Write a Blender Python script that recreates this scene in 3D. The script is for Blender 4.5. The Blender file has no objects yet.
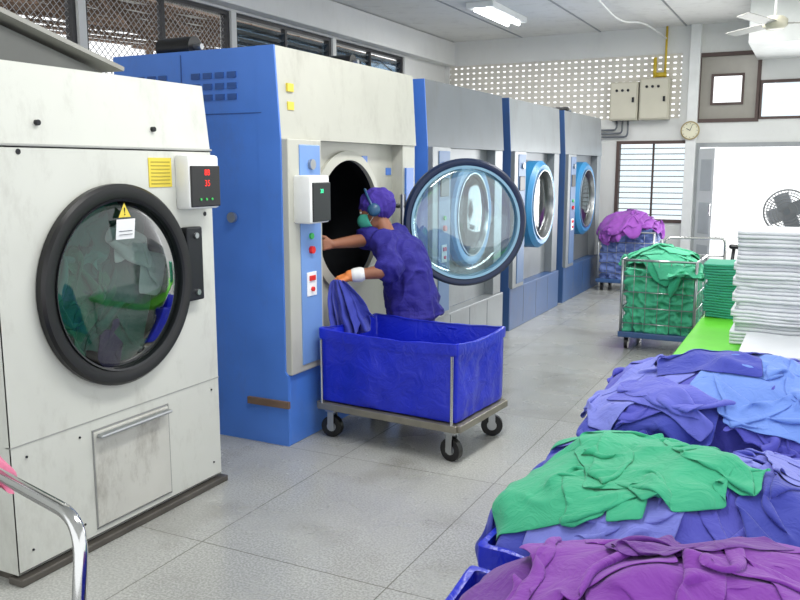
import bpy, bmesh, math, random, time
import numpy as np
from math import sin, cos, pi, sqrt, atan2, radians
from mathutils import Vector, Matrix, noise, Euler
random.seed(7); T0=time.time()
SC=bpy.context.scene; COL=bpy.context.collection
SC.view_settings.view_transform='Standard'

# ------------------------------------------------------------ materials
def lin(c):
    return tuple(((v/255)/12.92 if v/255<=.04045 else ((v/255+.055)/1.055)**2.4) for v in c)
MC={}
def M(name,col,rough=.5,metal=0,var=.06,scale=6,bump=0,bscale=60,dirt=0,emit=0,coat=0,sheen=0,wrinkle=0):
    if name in MC: return MC[name]
    m=bpy.data.materials.new(name); m.use_nodes=True; nt=m.node_tree; N=nt.nodes; L=nt.links
    b=N['Principled BSDF']; c=lin(col)
    tc=N.new('ShaderNodeTexCoord'); nz=N.new('ShaderNodeTexNoise'); nz.inputs['Scale'].default_value=scale; nz.inputs['Detail'].default_value=5
    L.new(tc.outputs['Object'],nz.inputs['Vector'])
    rp=N.new('ShaderNodeValToRGB'); rp.color_ramp.elements[0].position=.3; rp.color_ramp.elements[1].position=.7
    rp.color_ramp.elements[0].color=(*[max(0,v*(1-var)) for v in c],1); rp.color_ramp.elements[1].color=(*[min(1,v*(1+var)) for v in c],1)
    L.new(nz.outputs['Fac'],rp.inputs['Fac']); out=rp.outputs['Color']
    if dirt:
        n2=N.new('ShaderNodeTexNoise'); n2.inputs['Scale'].default_value=3.1; n2.inputs['Detail'].default_value=9; n2.inputs['Roughness'].default_value=.75
        mpz=N.new('ShaderNodeMapping'); mpz.inputs['Scale'].default_value=(1.3,1.3,.6); L.new(tc.outputs['Object'],mpz.inputs['Vector'])
        L.new(mpz.outputs[0],n2.inputs['Vector'])
        r2=N.new('ShaderNodeValToRGB'); r2.color_ramp.elements[0].position=.52; r2.color_ramp.elements[1].position=.8
        L.new(n2.outputs['Fac'],r2.inputs['Fac'])
        mu=N.new('ShaderNodeMath'); mu.operation='MULTIPLY'; mu.inputs[1].default_value=dirt*1.3; L.new(r2.outputs['Color'],mu.inputs[0])
        mx=N.new('ShaderNodeMixRGB'); L.new(mu.outputs[0],mx.inputs['Fac']); L.new(out,mx.inputs['Color1']); mx.inputs['Color2'].default_value=(*lin((96,84,70)),1); out=mx.outputs['Color']
    L.new(out,b.inputs['Base Color'])
    b.inputs['Roughness'].default_value=rough; b.inputs['Metallic'].default_value=metal
    if coat: b.inputs['Coat Weight'].default_value=coat
    if sheen: b.inputs['Sheen Weight'].default_value=sheen
    if emit: 
        L.new(out,b.inputs['Emission Color']); b.inputs['Emission Strength'].default_value=emit
    last=None
    if wrinkle:
        n4=N.new('ShaderNodeTexNoise'); n4.inputs['Scale'].default_value=10; n4.inputs['Detail'].default_value=3; n4.inputs['Distortion'].default_value=1.6
        L.new(tc.outputs['Object'],n4.inputs['Vector'])
        a=N.new('ShaderNodeMath'); a.operation='SUBTRACT'; a.inputs[1].default_value=.5; L.new(n4.outputs['Fac'],a.inputs[0])
        a2=N.new('ShaderNodeMath'); a2.operation='ABSOLUTE'; L.new(a.outputs[0],a2.inputs[0])
        bq=N.new('ShaderNodeBump'); bq.invert=True; bq.inputs['Strength'].default_value=wrinkle; bq.inputs['Distance'].default_value=.05
        L.new(a2.outputs[0],bq.inputs['Height']); last=bq
    if bump:
        n3=N.new('ShaderNodeTexNoise'); n3.inputs['Scale'].default_value=bscale; n3.inputs['Detail'].default_value=4
        L.new(tc.outputs['Object'],n3.inputs['Vector']); bp=N.new('ShaderNodeBump'); bp.inputs['Strength'].default_value=bump; bp.inputs['Distance'].default_value=.01
        L.new(n3.outputs['Fac'],bp.inputs['Height'])
        if last: L.new(last.outputs['Normal'],bp.inputs['Normal'])
        last=bp
    if last: L.new(last.outputs['Normal'],b.inputs['Normal'])
    MC[name]=m; return m
def glassmat(name,tint=(235,242,245),gl=.12):
    if name in MC: return MC[name]
    m=bpy.data.materials.new(name); m.use_nodes=True; nt=m.node_tree; N=nt.nodes; L=nt.links
    N.remove(N['Principled BSDF']); o=N['Material Output']
    t=N.new('ShaderNodeBsdfTransparent'); t.inputs[0].default_value=(*lin(tint),1)
    g=N.new('ShaderNodeBsdfGlossy'); g.inputs['Roughness'].default_value=.04; g.inputs[0].default_value=(1,1,1,1)
    lw=N.new('ShaderNodeLayerWeight'); lw.inputs['Blend'].default_value=.2
    ma=N.new('ShaderNodeMath'); ma.operation='MULTIPLY_ADD'; ma.inputs[1].default_value=.5; ma.inputs[2].default_value=gl*.4
    L.new(lw.outputs['Fresnel'],ma.inputs[0])
    mx=N.new('ShaderNodeMixShader'); L.new(ma.outputs[0],mx.inputs[0]); L.new(t.outputs[0],mx.inputs[1]); L.new(g.outputs[0],mx.inputs[2]); L.new(mx.outputs[0],o.inputs[0])
    MC[name]=m; return m

WHITE=M('white_enamel',(204,206,198),.38,0,.03,3,dirt=.28)
BEIGE=M('beige_enamel',(184,184,173),.4,0,.04,3,dirt=.28)
BLUE=M('blue_enamel',(76,126,212),.32,0,.08,2.5,dirt=.18)
BLUED=M('dark_blue_enamel',(58,90,138),.4,0,.08,3,dirt=.35)
GREYP=M('grey_enamel',(138,143,147),.35,.25,.05,4,dirt=.28)
GREYD=M('dark_grey_enamel',(106,112,118),.38,.3,.06,4,dirt=.25)
SEAM=M('seam_grey',(158,160,156),.5,0,.06,4)
STEEL=M('brushed_steel',(175,178,180),.28,.9,.06,9,dirt=.2)
CHROME=M('chrome',(205,206,205),.15,1,.03,5)
BLACK=M('black_rubber',(14,14,16),.35,0,.1,9)
DARK=M('dark_metal',(32,34,38),.45,.4,.1,6)
FRM=M('window_frame_dark',(58,58,60),.5,.1,.1,6)
LOUV=M('louver_shadow_blue',(44,80,144),.5,0,.1,6)
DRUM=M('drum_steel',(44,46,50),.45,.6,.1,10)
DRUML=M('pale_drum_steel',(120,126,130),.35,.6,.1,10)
VINYL=M('blue_vinyl',(26,42,190),.3,0,.08,4,bump=.15,bscale=9,wrinkle=.22)
NAVY=M('navy_scrubs',(36,30,128),.8,0,.08,12,bump=.1,bscale=60,wrinkle=.3)
PURC=M('purple_cap_cloth',(62,44,146),.85,0,.1,12,bump=.2,wrinkle=.4)
SKIN=M('skin',(148,98,74),.5,0,.06,14)
TEALM=M('teal_mask_cloth',(70,176,156),.8,0,.04,14)
ORANGE=M('orange_glove_rubber',(226,136,74),.5,0,.12,14)
YEL=M('yellow_plastic',(220,200,70),.5)
RED=M('red_plastic',(200,32,30),.4,emit=.2)
GREENB=M('green_button',(60,190,90),.5)
LIME=M('lime_green_plastic',(96,200,36),.45,0,.06,6)
PLW=M('white_plastic',(228,230,228),.4)
WALLM=M('wall_paint',(220,221,218),.8,0,.03,1.5,dirt=.08)
CEILM=M('ceiling_paint',(226,226,222),.9,0,.04,1.2,dirt=.25)
GLASS=glassmat('clear_glass')
GLASSD=glassmat('smoked_glass',(180,196,192),.25)

# ------------------------------------------------------------ mesh helpers
def T(p,size=(1,1,1),rot=(0,0,0)):
    return Matrix.Translation(p)@Euler(rot).to_matrix().to_4x4()@Matrix.Diagonal((*size,1))
def box(bm,lo,hi,bev=0,seg=2):
    c=[(a+b)/2 for a,b in zip(lo,hi)]; s=[abs(b-a) for a,b in zip(lo,hi)]
    r=bmesh.ops.create_cube(bm,size=1,matrix=T(c,s))
    if bev:
        es=list({e for v in r['verts'] for e in v.link_edges})
        bmesh.ops.bevel(bm,geom=es,offset=min(bev,min(s)*.45),segments=seg,affect='EDGES',profile=.5)
def fbox(bm,lo,hi):
    v=[bm.verts.new((x,y,z)) for x in (lo[0],hi[0]) for y in (lo[1],hi[1]) for z in (lo[2],hi[2])]
    for q in ((0,1,3,2),(4,6,7,5),(0,4,5,1),(2,3,7,6),(0,2,6,4),(1,5,7,3)): bm.faces.new([v[i] for i in q])
def obox(bm,c,s,rot,bev=0):
    b2=bmesh.new(); box(b2,(-s[0]/2,-s[1]/2,-s[2]/2),(s[0]/2,s[1]/2,s[2]/2),bev)
    b2.transform(T(c,(1,1,1),rot)); merge(bm,b2)
def merge(bm,b2):
    me=bpy.data.meshes.new('tmp'); b2.to_mesh(me); b2.free(); bm.from_mesh(me); bpy.data.meshes.remove(me)
def tube(bm,pts,r,seg=10,cap=True):
    pts=[Vector(p) for p in pts]; rs=r if isinstance(r,(list,tuple)) else [r]*len(pts)
    rings=[]; up=None
    for i,p in enumerate(pts):
        d=(pts[min(i+1,len(pts)-1)]-pts[max(i-1,0)]).normalized()
        if up is None: up=Vector((0,0,1)) if abs(d.z)<.9 else Vector((1,0,0))
        a=(up-d*up.dot(d)).normalized(); b=d.cross(a); up=a
        rings.append([bm.verts.new(p+(a*cos(2*pi*k/seg)+b*sin(2*pi*k/seg))*rs[i]) for k in range(seg)])
    for i in range(len(rings)-1):
        for k in range(seg):
            bm.faces.new((rings[i][k],rings[i][(k+1)%seg],rings[i+1][(k+1)%seg],rings[i+1][k]))
    if cap:
        bm.faces.new(rings[0][::-1]); bm.faces.new(rings[-1])
def bend(pts,rad=.06,n=5):
    pts=[Vector(p) for p in pts]; out=[pts[0]]
    for i in range(1,len(pts)-1):
        a=(pts[i-1]-pts[i]); b=(pts[i+1]-pts[i]); r=min(rad,a.length*.45,b.length*.45)
        p0=pts[i]+a.normalized()*r; p1=pts[i]+b.normalized()*r
        for k in range(n+1):
            t=k/n; out.append(p0*(1-t)**2+pts[i]*2*t*(1-t)+p1*t*t)
    out.append(pts[-1]); return out
def revolve(bm,prof,origin,axis,seg=64,closed=False):
    ax=Vector(axis).normalized(); a=Vector((0,0,1)) if abs(ax.z)<.9 else Vector((1,0,0)); a=(a-ax*a.dot(ax)).normalized(); b=ax.cross(a); o=Vector(origin)
    rings=[]
    for r,h in prof:
        if r<1e-5: rings.append([bm.verts.new(o+ax*h)]*seg)
        else: rings.append([bm.verts.new(o+ax*h+(a*cos(2*pi*k/seg)+b*sin(2*pi*k/seg))*r) for k in range(seg)])
    n=len(rings)
    for i in range(n if closed else n-1):
        A=rings[i];B=rings[(i+1)%n]
        for k in range(seg):
            q=[A[k],A[(k+1)%seg],B[(k+1)%seg],B[k]]; u=[]
            for v in q:
                if v not in u: u.append(v)
            if len(u)>2: bm.faces.new(u)
_SPH={}
def ell(bm,c,r,mat=None,u=16,v=12):
    if (u,v) not in _SPH:
        vs=[Vector((0,0,1))]+[Vector((sin(pi*j/v)*cos(2*pi*i/u),sin(pi*j/v)*sin(2*pi*i/u),cos(pi*j/v))) for j in range(1,v) for i in range(u)]+[Vector((0,0,-1))]
        fs=[(0,1+i,1+(i+1)%u) for i in range(u)]
        for j in range(v-2):
            for i in range(u): a=1+j*u; fs.append((a+i,a+u+i,a+u+(i+1)%u,a+(i+1)%u))
        l=len(vs)-1; a=1+(v-2)*u; fs+=[(l,a+(i+1)%u,a+i) for i in range(u)]
        _SPH[(u,v)]=(vs,fs)
    vs,fs=_SPH[(u,v)]
    m=Matrix.Translation(c)@(mat.to_4x4() if mat else Matrix())@Matrix.Diagonal((*r,1))
    nv=[bm.verts.new(m@p) for p in vs]
    for f in fs: bm.faces.new([nv[i] for i in f])
def chain(bm,nodes,step=.018,mat=None):
    for (p,r),(q,s) in zip(nodes[:-1],nodes[1:]):
        p=Vector(p);q=Vector(q); r=r if isinstance(r,tuple) else (r,)*3; s=s if isinstance(s,tuple) else (s,)*3
        n=max(2,int((q-p).length/step))
        for k in range(n+1):
            t=k/n; ell(bm,p.lerp(q,t),tuple(r[i]*(1-t)+s[i]*t for i in range(3)),mat,20,14)
def top(name,loc,label,cat,group=None,kind=None):
    o=bpy.data.objects.new(name,None); o.empty_display_size=.1; o.location=loc; COL.objects.link(o)
    tag(o,label,cat,group,kind); return o
def tag(o,label=None,cat=None,group=None,kind=None):
    if label: o['label']=label
    if cat: o['category']=cat
    if group: o['group']=group
    if kind: o['kind']=kind
WL={}
def mk(bm,name,mat,parent=None,smooth=False,label=None,cat=None,group=None,kind=None,norm=True,auto=True):
    if norm: bmesh.ops.recalc_face_normals(bm,faces=bm.faces)
    me=bpy.data.meshes.new(name); 
    if parent is not None:
        org=WL.get(parent.name, Vector(parent.location) if parent.parent is None else Vector())
        bm.transform(Matrix.Translation(-org))
    else:
        xs=[v.co for v in bm.verts]; lo=Vector([min(v[i] for v in xs) for i in range(3)]); hi=Vector([max(v[i] for v in xs) for i in range(3)])
        org=Vector(((lo.x+hi.x)/2,(lo.y+hi.y)/2,lo.z)); bm.transform(Matrix.Translation(-org))
    bm.to_mesh(me); bm.free()
    o=bpy.data.objects.new(name,me); COL.objects.link(o); me.materials.append(mat)
    if parent is not None: o.parent=parent; WL[o.name]=org
    else: o.location=org; WL[o.name]=org
    if smooth:
        me.polygons.foreach_set('use_smooth',[True]*len(me.polygons))
        if smooth=='a': me.set_sharp_from_angle(angle=radians(40))
    tag(o,label,cat,group,kind); return o
def NB(): return bmesh.new()
def bx(name,mat,parent,lo,hi,bev=0): 
    b=NB(); box(b,lo,hi,bev); return mk(b,name,mat,parent)
def tb(name,mat,parent,pts,r,seg=12,sm='a'):
    b=NB(); tube(b,pts,r,seg); return mk(b,name,mat,parent,sm)
def struct(bm,name,mat,**k):
    return mk(bm,name,mat,kind='structure',**k)
def text(txt,name,loc,size,rot,mat,parent=None,ext=.001):
    cu=bpy.data.curves.new(name,'FONT'); cu.body=txt; cu.size=size; cu.extrude=ext; cu.align_x='CENTER'; cu.align_y='CENTER'
    t=bpy.data.objects.new(name,cu); COL.objects.link(t); dg=bpy.context.evaluated_depsgraph_get()
    me=bpy.data.meshes.new_from_object(t.evaluated_get(dg)); bpy.data.objects.remove(t)
    b=NB(); b.from_mesh(me); b.transform(T(loc,(1,1,1),rot)); return mk(b,name,mat,parent)
FX=(pi/2,0,pi/2)

# ------------------------------------------------------------ room
def holes(xs0,zs0,rects,mapf,bm):
    xs=sorted(set(list(xs0)+[v for r in rects for v in r[:2]])); zs=sorted(set(list(zs0)+[v for r in rects for v in r[2:]]))
    for i in range(len(xs)-1):
        for j in range(len(zs)-1):
            cx=(xs[i]+xs[i+1])/2; cz=(zs[j]+zs[j+1])/2
            if any(r[0]<cx<r[1] and r[2]<cz<r[3] for r in rects): continue
            mapf(bm,xs[i],xs[i+1],zs[j],zs[j+1])
def floor_mat():
    m=bpy.data.materials.new('terrazzo_floor'); m.use_nodes=True; nt=m.node_tree; N=nt.nodes; L=nt.links; b=N['Principled BSDF']
    tc=N.new('ShaderNodeTexCoord')
    def ns(s,d): 
        n=N.new('ShaderNodeTexNoise'); n.inputs['Scale'].default_value=s; n.inputs['Detail'].default_value=d; L.new(tc.outputs['Object'],n.inputs['Vector']); return n
    def ramp(src,p0,c0,p1,c1):
        r=N.new('ShaderNodeValToRGB'); r.color_ramp.elements[0].position=p0; r.color_ramp.elements[1].position=p1
        r.color_ramp.elements[0].color=(*lin(c0),1); r.color_ramp.elements[1].color=(*lin(c1),1); L.new(src,r.inputs['Fac']); return r
    def mix(f,a,bb,mode='MIX',fv=None):
        x=N.new('ShaderNodeMixRGB'); x.blend_type=mode
        if fv is not None: x.inputs['Fac'].default_value=fv
        else: L.new(f,x.inputs['Fac'])
        L.new(a,x.inputs['Color1']); L.new(bb,x.inputs['Color2']); return x
    a=ramp(ns(.9,8).outputs['Fac'],.32,(164,165,162),.68,(188,189,184))
    sp=ramp(ns(100,2).outputs['Fac'],.4,(140,140,138),.62,(255,255,255))
    c=mix(None,a.outputs[0],sp.outputs[0],'MULTIPLY',.38)
    st=ramp(ns(2.2,12).outputs['Fac'],.55,(255,255,255),.82,(172,165,152)); c=mix(None,c.outputs[0],st.outputs[0],'MULTIPLY',.6)
    mp=N.new('ShaderNodeMapping'); mp.inputs['Location'].default_value=(2.28,-.25,0); L.new(tc.outputs['Object'],mp.inputs['Vector'])
    br=N.new('ShaderNodeTexBrick'); br.offset=0; br.inputs['Scale'].default_value=1; br.inputs['Brick Width'].default_value=.9; br.inputs['Row Height'].default_value=1.2
    br.inputs['Mortar Size'].default_value=.0035; br.inputs['Mortar Smooth'].default_value=.4
    br.inputs['Color1'].default_value=(1,1,1,1); br.inputs['Color2'].default_value=(.93,.93,.93,1); br.inputs['Mortar'].default_value=(.45,.44,.41,1)
    L.new(mp.outputs[0],br.inputs['Vector'])
    c=mix(None,c.outputs[0],br.outputs['Color'],'MULTIPLY',1)
    L.new(c.outputs[0],b.inputs['Base Color'])
    rr=ramp(ns(1.7,8).outputs['Fac'],.3,(120,120,120),.7,(170,170,170)); mr=N.new('ShaderNodeMath'); mr.operation='MULTIPLY'; mr.inputs[1].default_value=.9
    L.new(rr.outputs[0],mr.inputs[0]); L.new(mr.outputs[0],b.inputs['Roughness'])
    return m
bm=NB(); box(bm,(-5.6,-1.5,-.1),(3.2,12.9,0)); f=struct(bm,'floor',floor_mat()); 
f.data.transform(Matrix.Translation(f.location)); f.location=(0,0,0)
bm=NB(); box(bm,(-5.6,-1.0,3.57),(1.6,12.75,3.65)); struct(bm,'ceiling',CEILM)
for i,x in enumerate((-4.2,-3.0,-1.8)):
    bm=NB(); box(bm,(x-.012,2,3.562),(x+.012,12.59,3.571)); struct(bm,'trim_%d'%(i+1),GREYP)
FW=12.6
def fm(bm,a,b,c,d): box(bm,(a,FW,c),(b,FW+.15,d))
bm=NB(); holes((-5.62,3.2),(0,3.57),[(-5.4,-1.83,2.3,3.2),(-2.68,-1.67,.83,1.965),(-1.57,.8,0,1.9),(-1.6,-.81,2.25,3.16),(-.81,.8,2.27,2.77)],fm,bm)
struct(bm,'wall_far',WALLM)
def lm(bm,a,b,c,d): box(bm,(-5.62,a,c),(-5.47,b,d))
WY=(1.2,3.2,5.2,7.2,9.2); WWD=1.92
bm=NB(); holes((-1,12.6),(0,3.57),[(y,y+WWD,2.35,3.18) for y in WY],lm,bm)
struct(bm,'wall_left',WALLM)
bm=NB(); box(bm,(-5.47,-1,3.2),(-5.3,12.6,3.56),.01); struct(bm,'trim_4',WALLM)
bm=NB(); box(bm,(-1.72,12.5,0),(-1.58,12.6,3.57),.005); struct(bm,'trim_5',PLW)
bm=NB(); box(bm,(-.85,10.9,3.05),(1.6,12.59,3.56),.01); struct(bm,'trim_6',PLW)
bm=NB(); box(bm,(-5.6,-1.5,3.3),(1.6,-1.0,3.57)); struct(bm,'trim_7',WALLM)
def meshmat():
    m=bpy.data.materials.new('chain_mesh'); m.use_nodes=True; nt=m.node_tree; N=nt.nodes; L=nt.links; b=N['Principled BSDF']; o=N['Material Output']
    tc=N.new('ShaderNodeTexCoord'); mp=N.new('ShaderNodeMapping'); mp.inputs['Rotation'].default_value=(radians(45),0,0); L.new(tc.outputs['Object'],mp.inputs['Vector'])
    sx=N.new('ShaderNodeSeparateXYZ'); L.new(mp.outputs[0],sx.inputs[0]); res=[]
    for ax in ('Y','Z'):
        a=N.new('ShaderNodeMath'); a.operation='MULTIPLY'; a.inputs[1].default_value=22; L.new(sx.outputs[ax],a.inputs[0])
        f_=N.new('ShaderNodeMath'); f_.operation='FRACT'; L.new(a.outputs[0],f_.inputs[0])
        g=N.new('ShaderNodeMath'); g.operation='LESS_THAN'; g.inputs[1].default_value=.1; L.new(f_.outputs[0],g.inputs[0]); res.append(g)
    mm=N.new('ShaderNodeMath'); mm.operation='MAXIMUM'; L.new(res[0].outputs[0],mm.inputs[0]); L.new(res[1].outputs[0],mm.inputs[1])
    t=N.new('ShaderNodeBsdfTransparent'); mx=N.new('ShaderNodeMixShader'); L.new(mm.outputs[0],mx.inputs[0]); L.new(t.outputs[0],mx.inputs[1]); L.new(b.outputs[0],mx.inputs[2]); L.new(mx.outputs[0],o.inputs[0])
    b.inputs['Base Color'].default_value=(.4,.39,.38,1); b.inputs['Metallic'].default_value=.3
    return m
MESHM=meshmat()
for i,y in enumerate(WY):
    bm=NB(); e=y+WWD
    for (a,b,c,d) in ((y,y+.04,2.35,3.18),(e-.04,e,2.35,3.18),(y+.04,e-.04,2.35,2.39),(y+.04,e-.04,3.14,3.18)):
        box(bm,(-5.58,a,c),(-5.5,b,d))
    if i>=2: box(bm,(-5.57,y+.94,2.39),(-5.51,y+.98,3.14))
    w=struct(bm,'window_%d'%(i+1),FRM)
    bm=NB()
    if i<3: box(bm,(-5.545,y+.03,2.38),(-5.54,e-.03,3.15)); mk(bm,'wire_mesh',MESHM,w)
    else:
        for k in range(9):
            z=2.43+k*.08; obox(bm,(-5.54,y+WWD/2,z),(.008,WWD-.1,.08),(0,.7,0))
        mk(bm,'louver_glass',glassmat('louver_glass',(190,208,222),.35),w)
RUST=M('rusty_steel',(118,96,80),.7,.2,.25,5); CORR=M('corrugated_metal',(196,194,188),.6,.1,.2,2)
bm=NB(); n=120
vs=[[bm.verts.new((-7.0-6*j,-3+.14*i,3.6+.9*j+(.03 if i%2 else 0))) for i in range(n)] for j in range(2)]
for i in range(n-1): bm.faces.new((vs[0][i],vs[0][i+1],vs[1][i+1],vs[1][i]))
tp=top('shed_roof',(-8.5,5,0),'corrugated metal shed roof on rusty steel beams outside','roof'); 
mk(bm,'roof_sheet',CORR,tp)
bm=NB()
for y in np.arange(-2,14,1.1):
    tube(bm,[(-6.6,y,3.38),(-12,y+.2,4.2)],.035,4); tube(bm,[(-6.6,y,3.1),(-12,y+.2,3.9)],.025,4)
    for k in range(6): x=-6.6-k*.9; z=3.1+k*.133; tube(bm,[(x,y,z),(x-.45,y,z+.34)],.015,4); tube(bm,[(x-.45,y,z+.34),(x-.9,y,z+.133)],.015,4)
for k in range(7): x=-6.7-k*.9; tube(bm,[(x,-3,3.4+(k*.9)*.15),(x,14,3.4+(k*.9)*.15)],.035,4)
mk(bm,'roof_beam',RUST,tp)
bm=NB()
for y in (-2,1.5,5,8.5,12): box(bm,(-11.2,y,0),(-11.1,y+.1,3.9))
mk(bm,'roof_post',RUST,tp)
bm=NB(); box(bm,(-11.5,-3,0),(-11.4,14,2.3)); box(bm,(-12,-4,-.1),(-5.62,14,-.01)); mk(bm,'boundary_wall',M('outdoor_render',(190,190,186),.9,0,.15,2),None,label='weathered concrete yard wall and paving outside',cat='wall',kind='structure').name='wall_yard'
bm=NB(); x0,x1,z0,z1=-5.4,-1.83,2.3,3.2; rows=11; rh=(z1-z0)/rows; hb=.028
for r in range(rows+1): fbox(bm,(x0,FW+.02,max(z0,z0+r*rh-hb)),(x1,FW+.06,min(z1,z0+r*rh+hb)))
for r in range(rows):
    x=x0+.05
    while x<x1-.03: fbox(bm,(x-.026,FW+.023,z0+r*rh+hb-.002),(x+.026,FW+.057,z0+(r+1)*rh-hb+.002)); x+=.102
struct(bm,'window_8',M('breeze_block_paint',(216,212,202),.85),label='cream perforated breeze block vent screen')
def frame(bm,a,b,c,d,t=.05,y0=FW-.02,y1=FW+.1):
    box(bm,(a,y0,c),(a+t,y1,d)); box(bm,(b-t,y0,c),(b,y1,d)); box(bm,(a+t,y0,c),(b-t,y1,c+t)); box(bm,(a+t,y0,d-t),(b-t,y1,d))
bm=NB(); frame(bm,-2.70,-1.65,.81,1.99,.045)
for k in range(13): z=.92+k*.08; tube(bm,[(-2.66,FW+.03,z),(-1.68,FW+.03,z)],.006,6)
box(bm,(-2.19,FW+.04,.85),(-2.165,FW+.08,1.95))
BRN=M('brown_window_frame',(84,68,64),.6)
w=struct(bm,'window_9',BRN)
bm=NB(); box(bm,(-2.66,FW+.085,.86),(-1.7,FW+.09,1.94)); mk(bm,'window_pane',GLASS,w)
bm=NB(); frame(bm,-1.62,-.79,2.23,3.18,.05); w=struct(bm,'window_10',BRN)
bm=NB(); holes((-1.57,-.84),(2.28,3.13),[(-1.4,-1.03,2.5,2.86)],lambda b,a,c,d,e: box(b,(a,FW+.03,d),(c,FW+.05,e)),bm); mk(bm,'tinted_panel',M('film_glass',(150,146,136),.3),w)
bm=NB(); frame(bm,-1.43,-1.0,2.47,2.89,.03,FW,FW+.06); mk(bm,'inner_frame',BRN,w)
bm=NB(); frame(bm,-.8,.8,2.26,2.78,.035); box(bm,(-.1,FW,2.295),(-.06,FW+.08,2.745)); w=struct(bm,'window_11',BRN)
bm=NB(); box(bm,(-.78,FW+.085,2.28),(.78,FW+.09,2.76)); mk(bm,'window_pane',GLASS,w)
DOORM=M('door_white_paint',(206,210,212),.5,0,.04,3)
bm=NB(); frame(bm,-1.6,.85,-.05,1.95,.06); 
d=struct(bm,'door_1',M('door_frame_paint',(150,154,156),.5))
bm=NB(); obox(bm,(-1.41,FW-.13,.95),(.35,.035,1.84),(0,0,-.8),.004); lf_=mk(bm,'door_leaf',DOORM,d)
for z in (.3,.9,1.5):
    bm=NB(); obox(bm,(-1.408,FW-.148,z),(.24,.02,.44),(0,0,-.8),.004); mk(bm,'door_panel',M('door_panel_grey',(176,182,186),.5),lf_)
bm=NB(); tube(bm,bend([(-1.31,FW-.25,.95),(-1.33,FW-.29,.95),(-1.33,FW-.29,1.1),(-1.31,FW-.25,1.1)],.02),.008); mk(bm,'door_handle',CHROME,lf_)
bm=NB(); box(bm,(-8,12.9,-.1),(6,22,-.02)); struct(bm,'floor_yard',M('outdoor_concrete',(225,225,222),.9))

# ------------------------------------------------------------ dryers
def panel_hole(bm,X,y0,y1,z0,z1,cy,cz,r,n=72):
    ang=[2*pi*k/n for k in range(n)]+[atan2(z-cz,y-cy)%(2*pi) for y in (y0,y1) for z in (z0,z1)]; ang=sorted(set(round(a,5) for a in ang))
    inn=[];out=[]
    for a in ang:
        c,s=cos(a),sin(a); t=min(((y1-cy)/c if c>0 else (y0-cy)/c) if abs(c)>1e-6 else 1e9,((z1-cz)/s if s>0 else (z0-cz)/s) if abs(s)>1e-6 else 1e9)
        inn.append(bm.verts.new((X,cy+r*c,cz+r*s))); out.append(bm.verts.new((X,cy+t*c,cz+t*s)))
    m=len(ang)
    for k in range(m): bm.faces.new((inn[k],inn[(k+1)%m],out[(k+1)%m],out[k]))
def shell(bm,xb,xf,y0,y1,z0,z1):
    v=[bm.verts.new(p) for p in ((xb,y0,z0),(xb,y1,z0),(xb,y1,z1),(xb,y0,z1),(xf,y0,z0),(xf,y1,z0),(xf,y1,z1),(xf,y0,z1))]
    for q in ((0,1,2,3),(0,1,5,4),(3,2,6,7),(0,3,7,4),(1,2,6,5)): bm.faces.new([v[i] for i in q])
def prism(bm,prof,y0,y1):
    va=[bm.verts.new((x,y0,z)) for x,z in prof]; vb=[bm.verts.new((x,y1,z)) for x,z in prof]
    bm.faces.new(va[::-1]);bm.faces.new(vb); n=len(prof)
    for k in range(n): bm.faces.new((va[k],va[(k+1)%n],vb[(k+1)%n],vb[k]))
def drum(tp,X,cy,cz,r,mat=None):
    bm=NB(); revolve(bm,[(r,0),(r,-.06),(r+.04,-.08),(r+.04,-.75),(0,-.76)],(X,cy,cz),(1,0,0),64)
    return mk(bm,'drum',mat or DRUM,tp,True,norm=False)
def ring(tp,name,X,cy,cz,R,r,th,mat,axis=(1,0,0),o=None):
    bm=NB(); b=th*.3
    b=min(b,(R-r)*.4)
    revolve(bm,[(r,0),(r,th-b*.5),(r+b,th),(R-b,th),(R,th-b),(R,0)],o or (X,cy,cz),axis,72,True)
    return mk(bm,name,mat,tp,'a')
def pane(tp,X,cy,cz,r,bulge,mat,name='door_glass',axis=(1,0,0),o=None):
    bm=NB(); revolve(bm,[(r,0),(r*.97,bulge*.3),(r*.88,bulge*.65),(r*.7,bulge*.85),(r*.4,bulge*.97),(0,bulge)],o or (X,cy,cz),axis,64)
    return mk(bm,name,mat,tp,True)
PAPER=M('paper',(232,234,236),.8)
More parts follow.
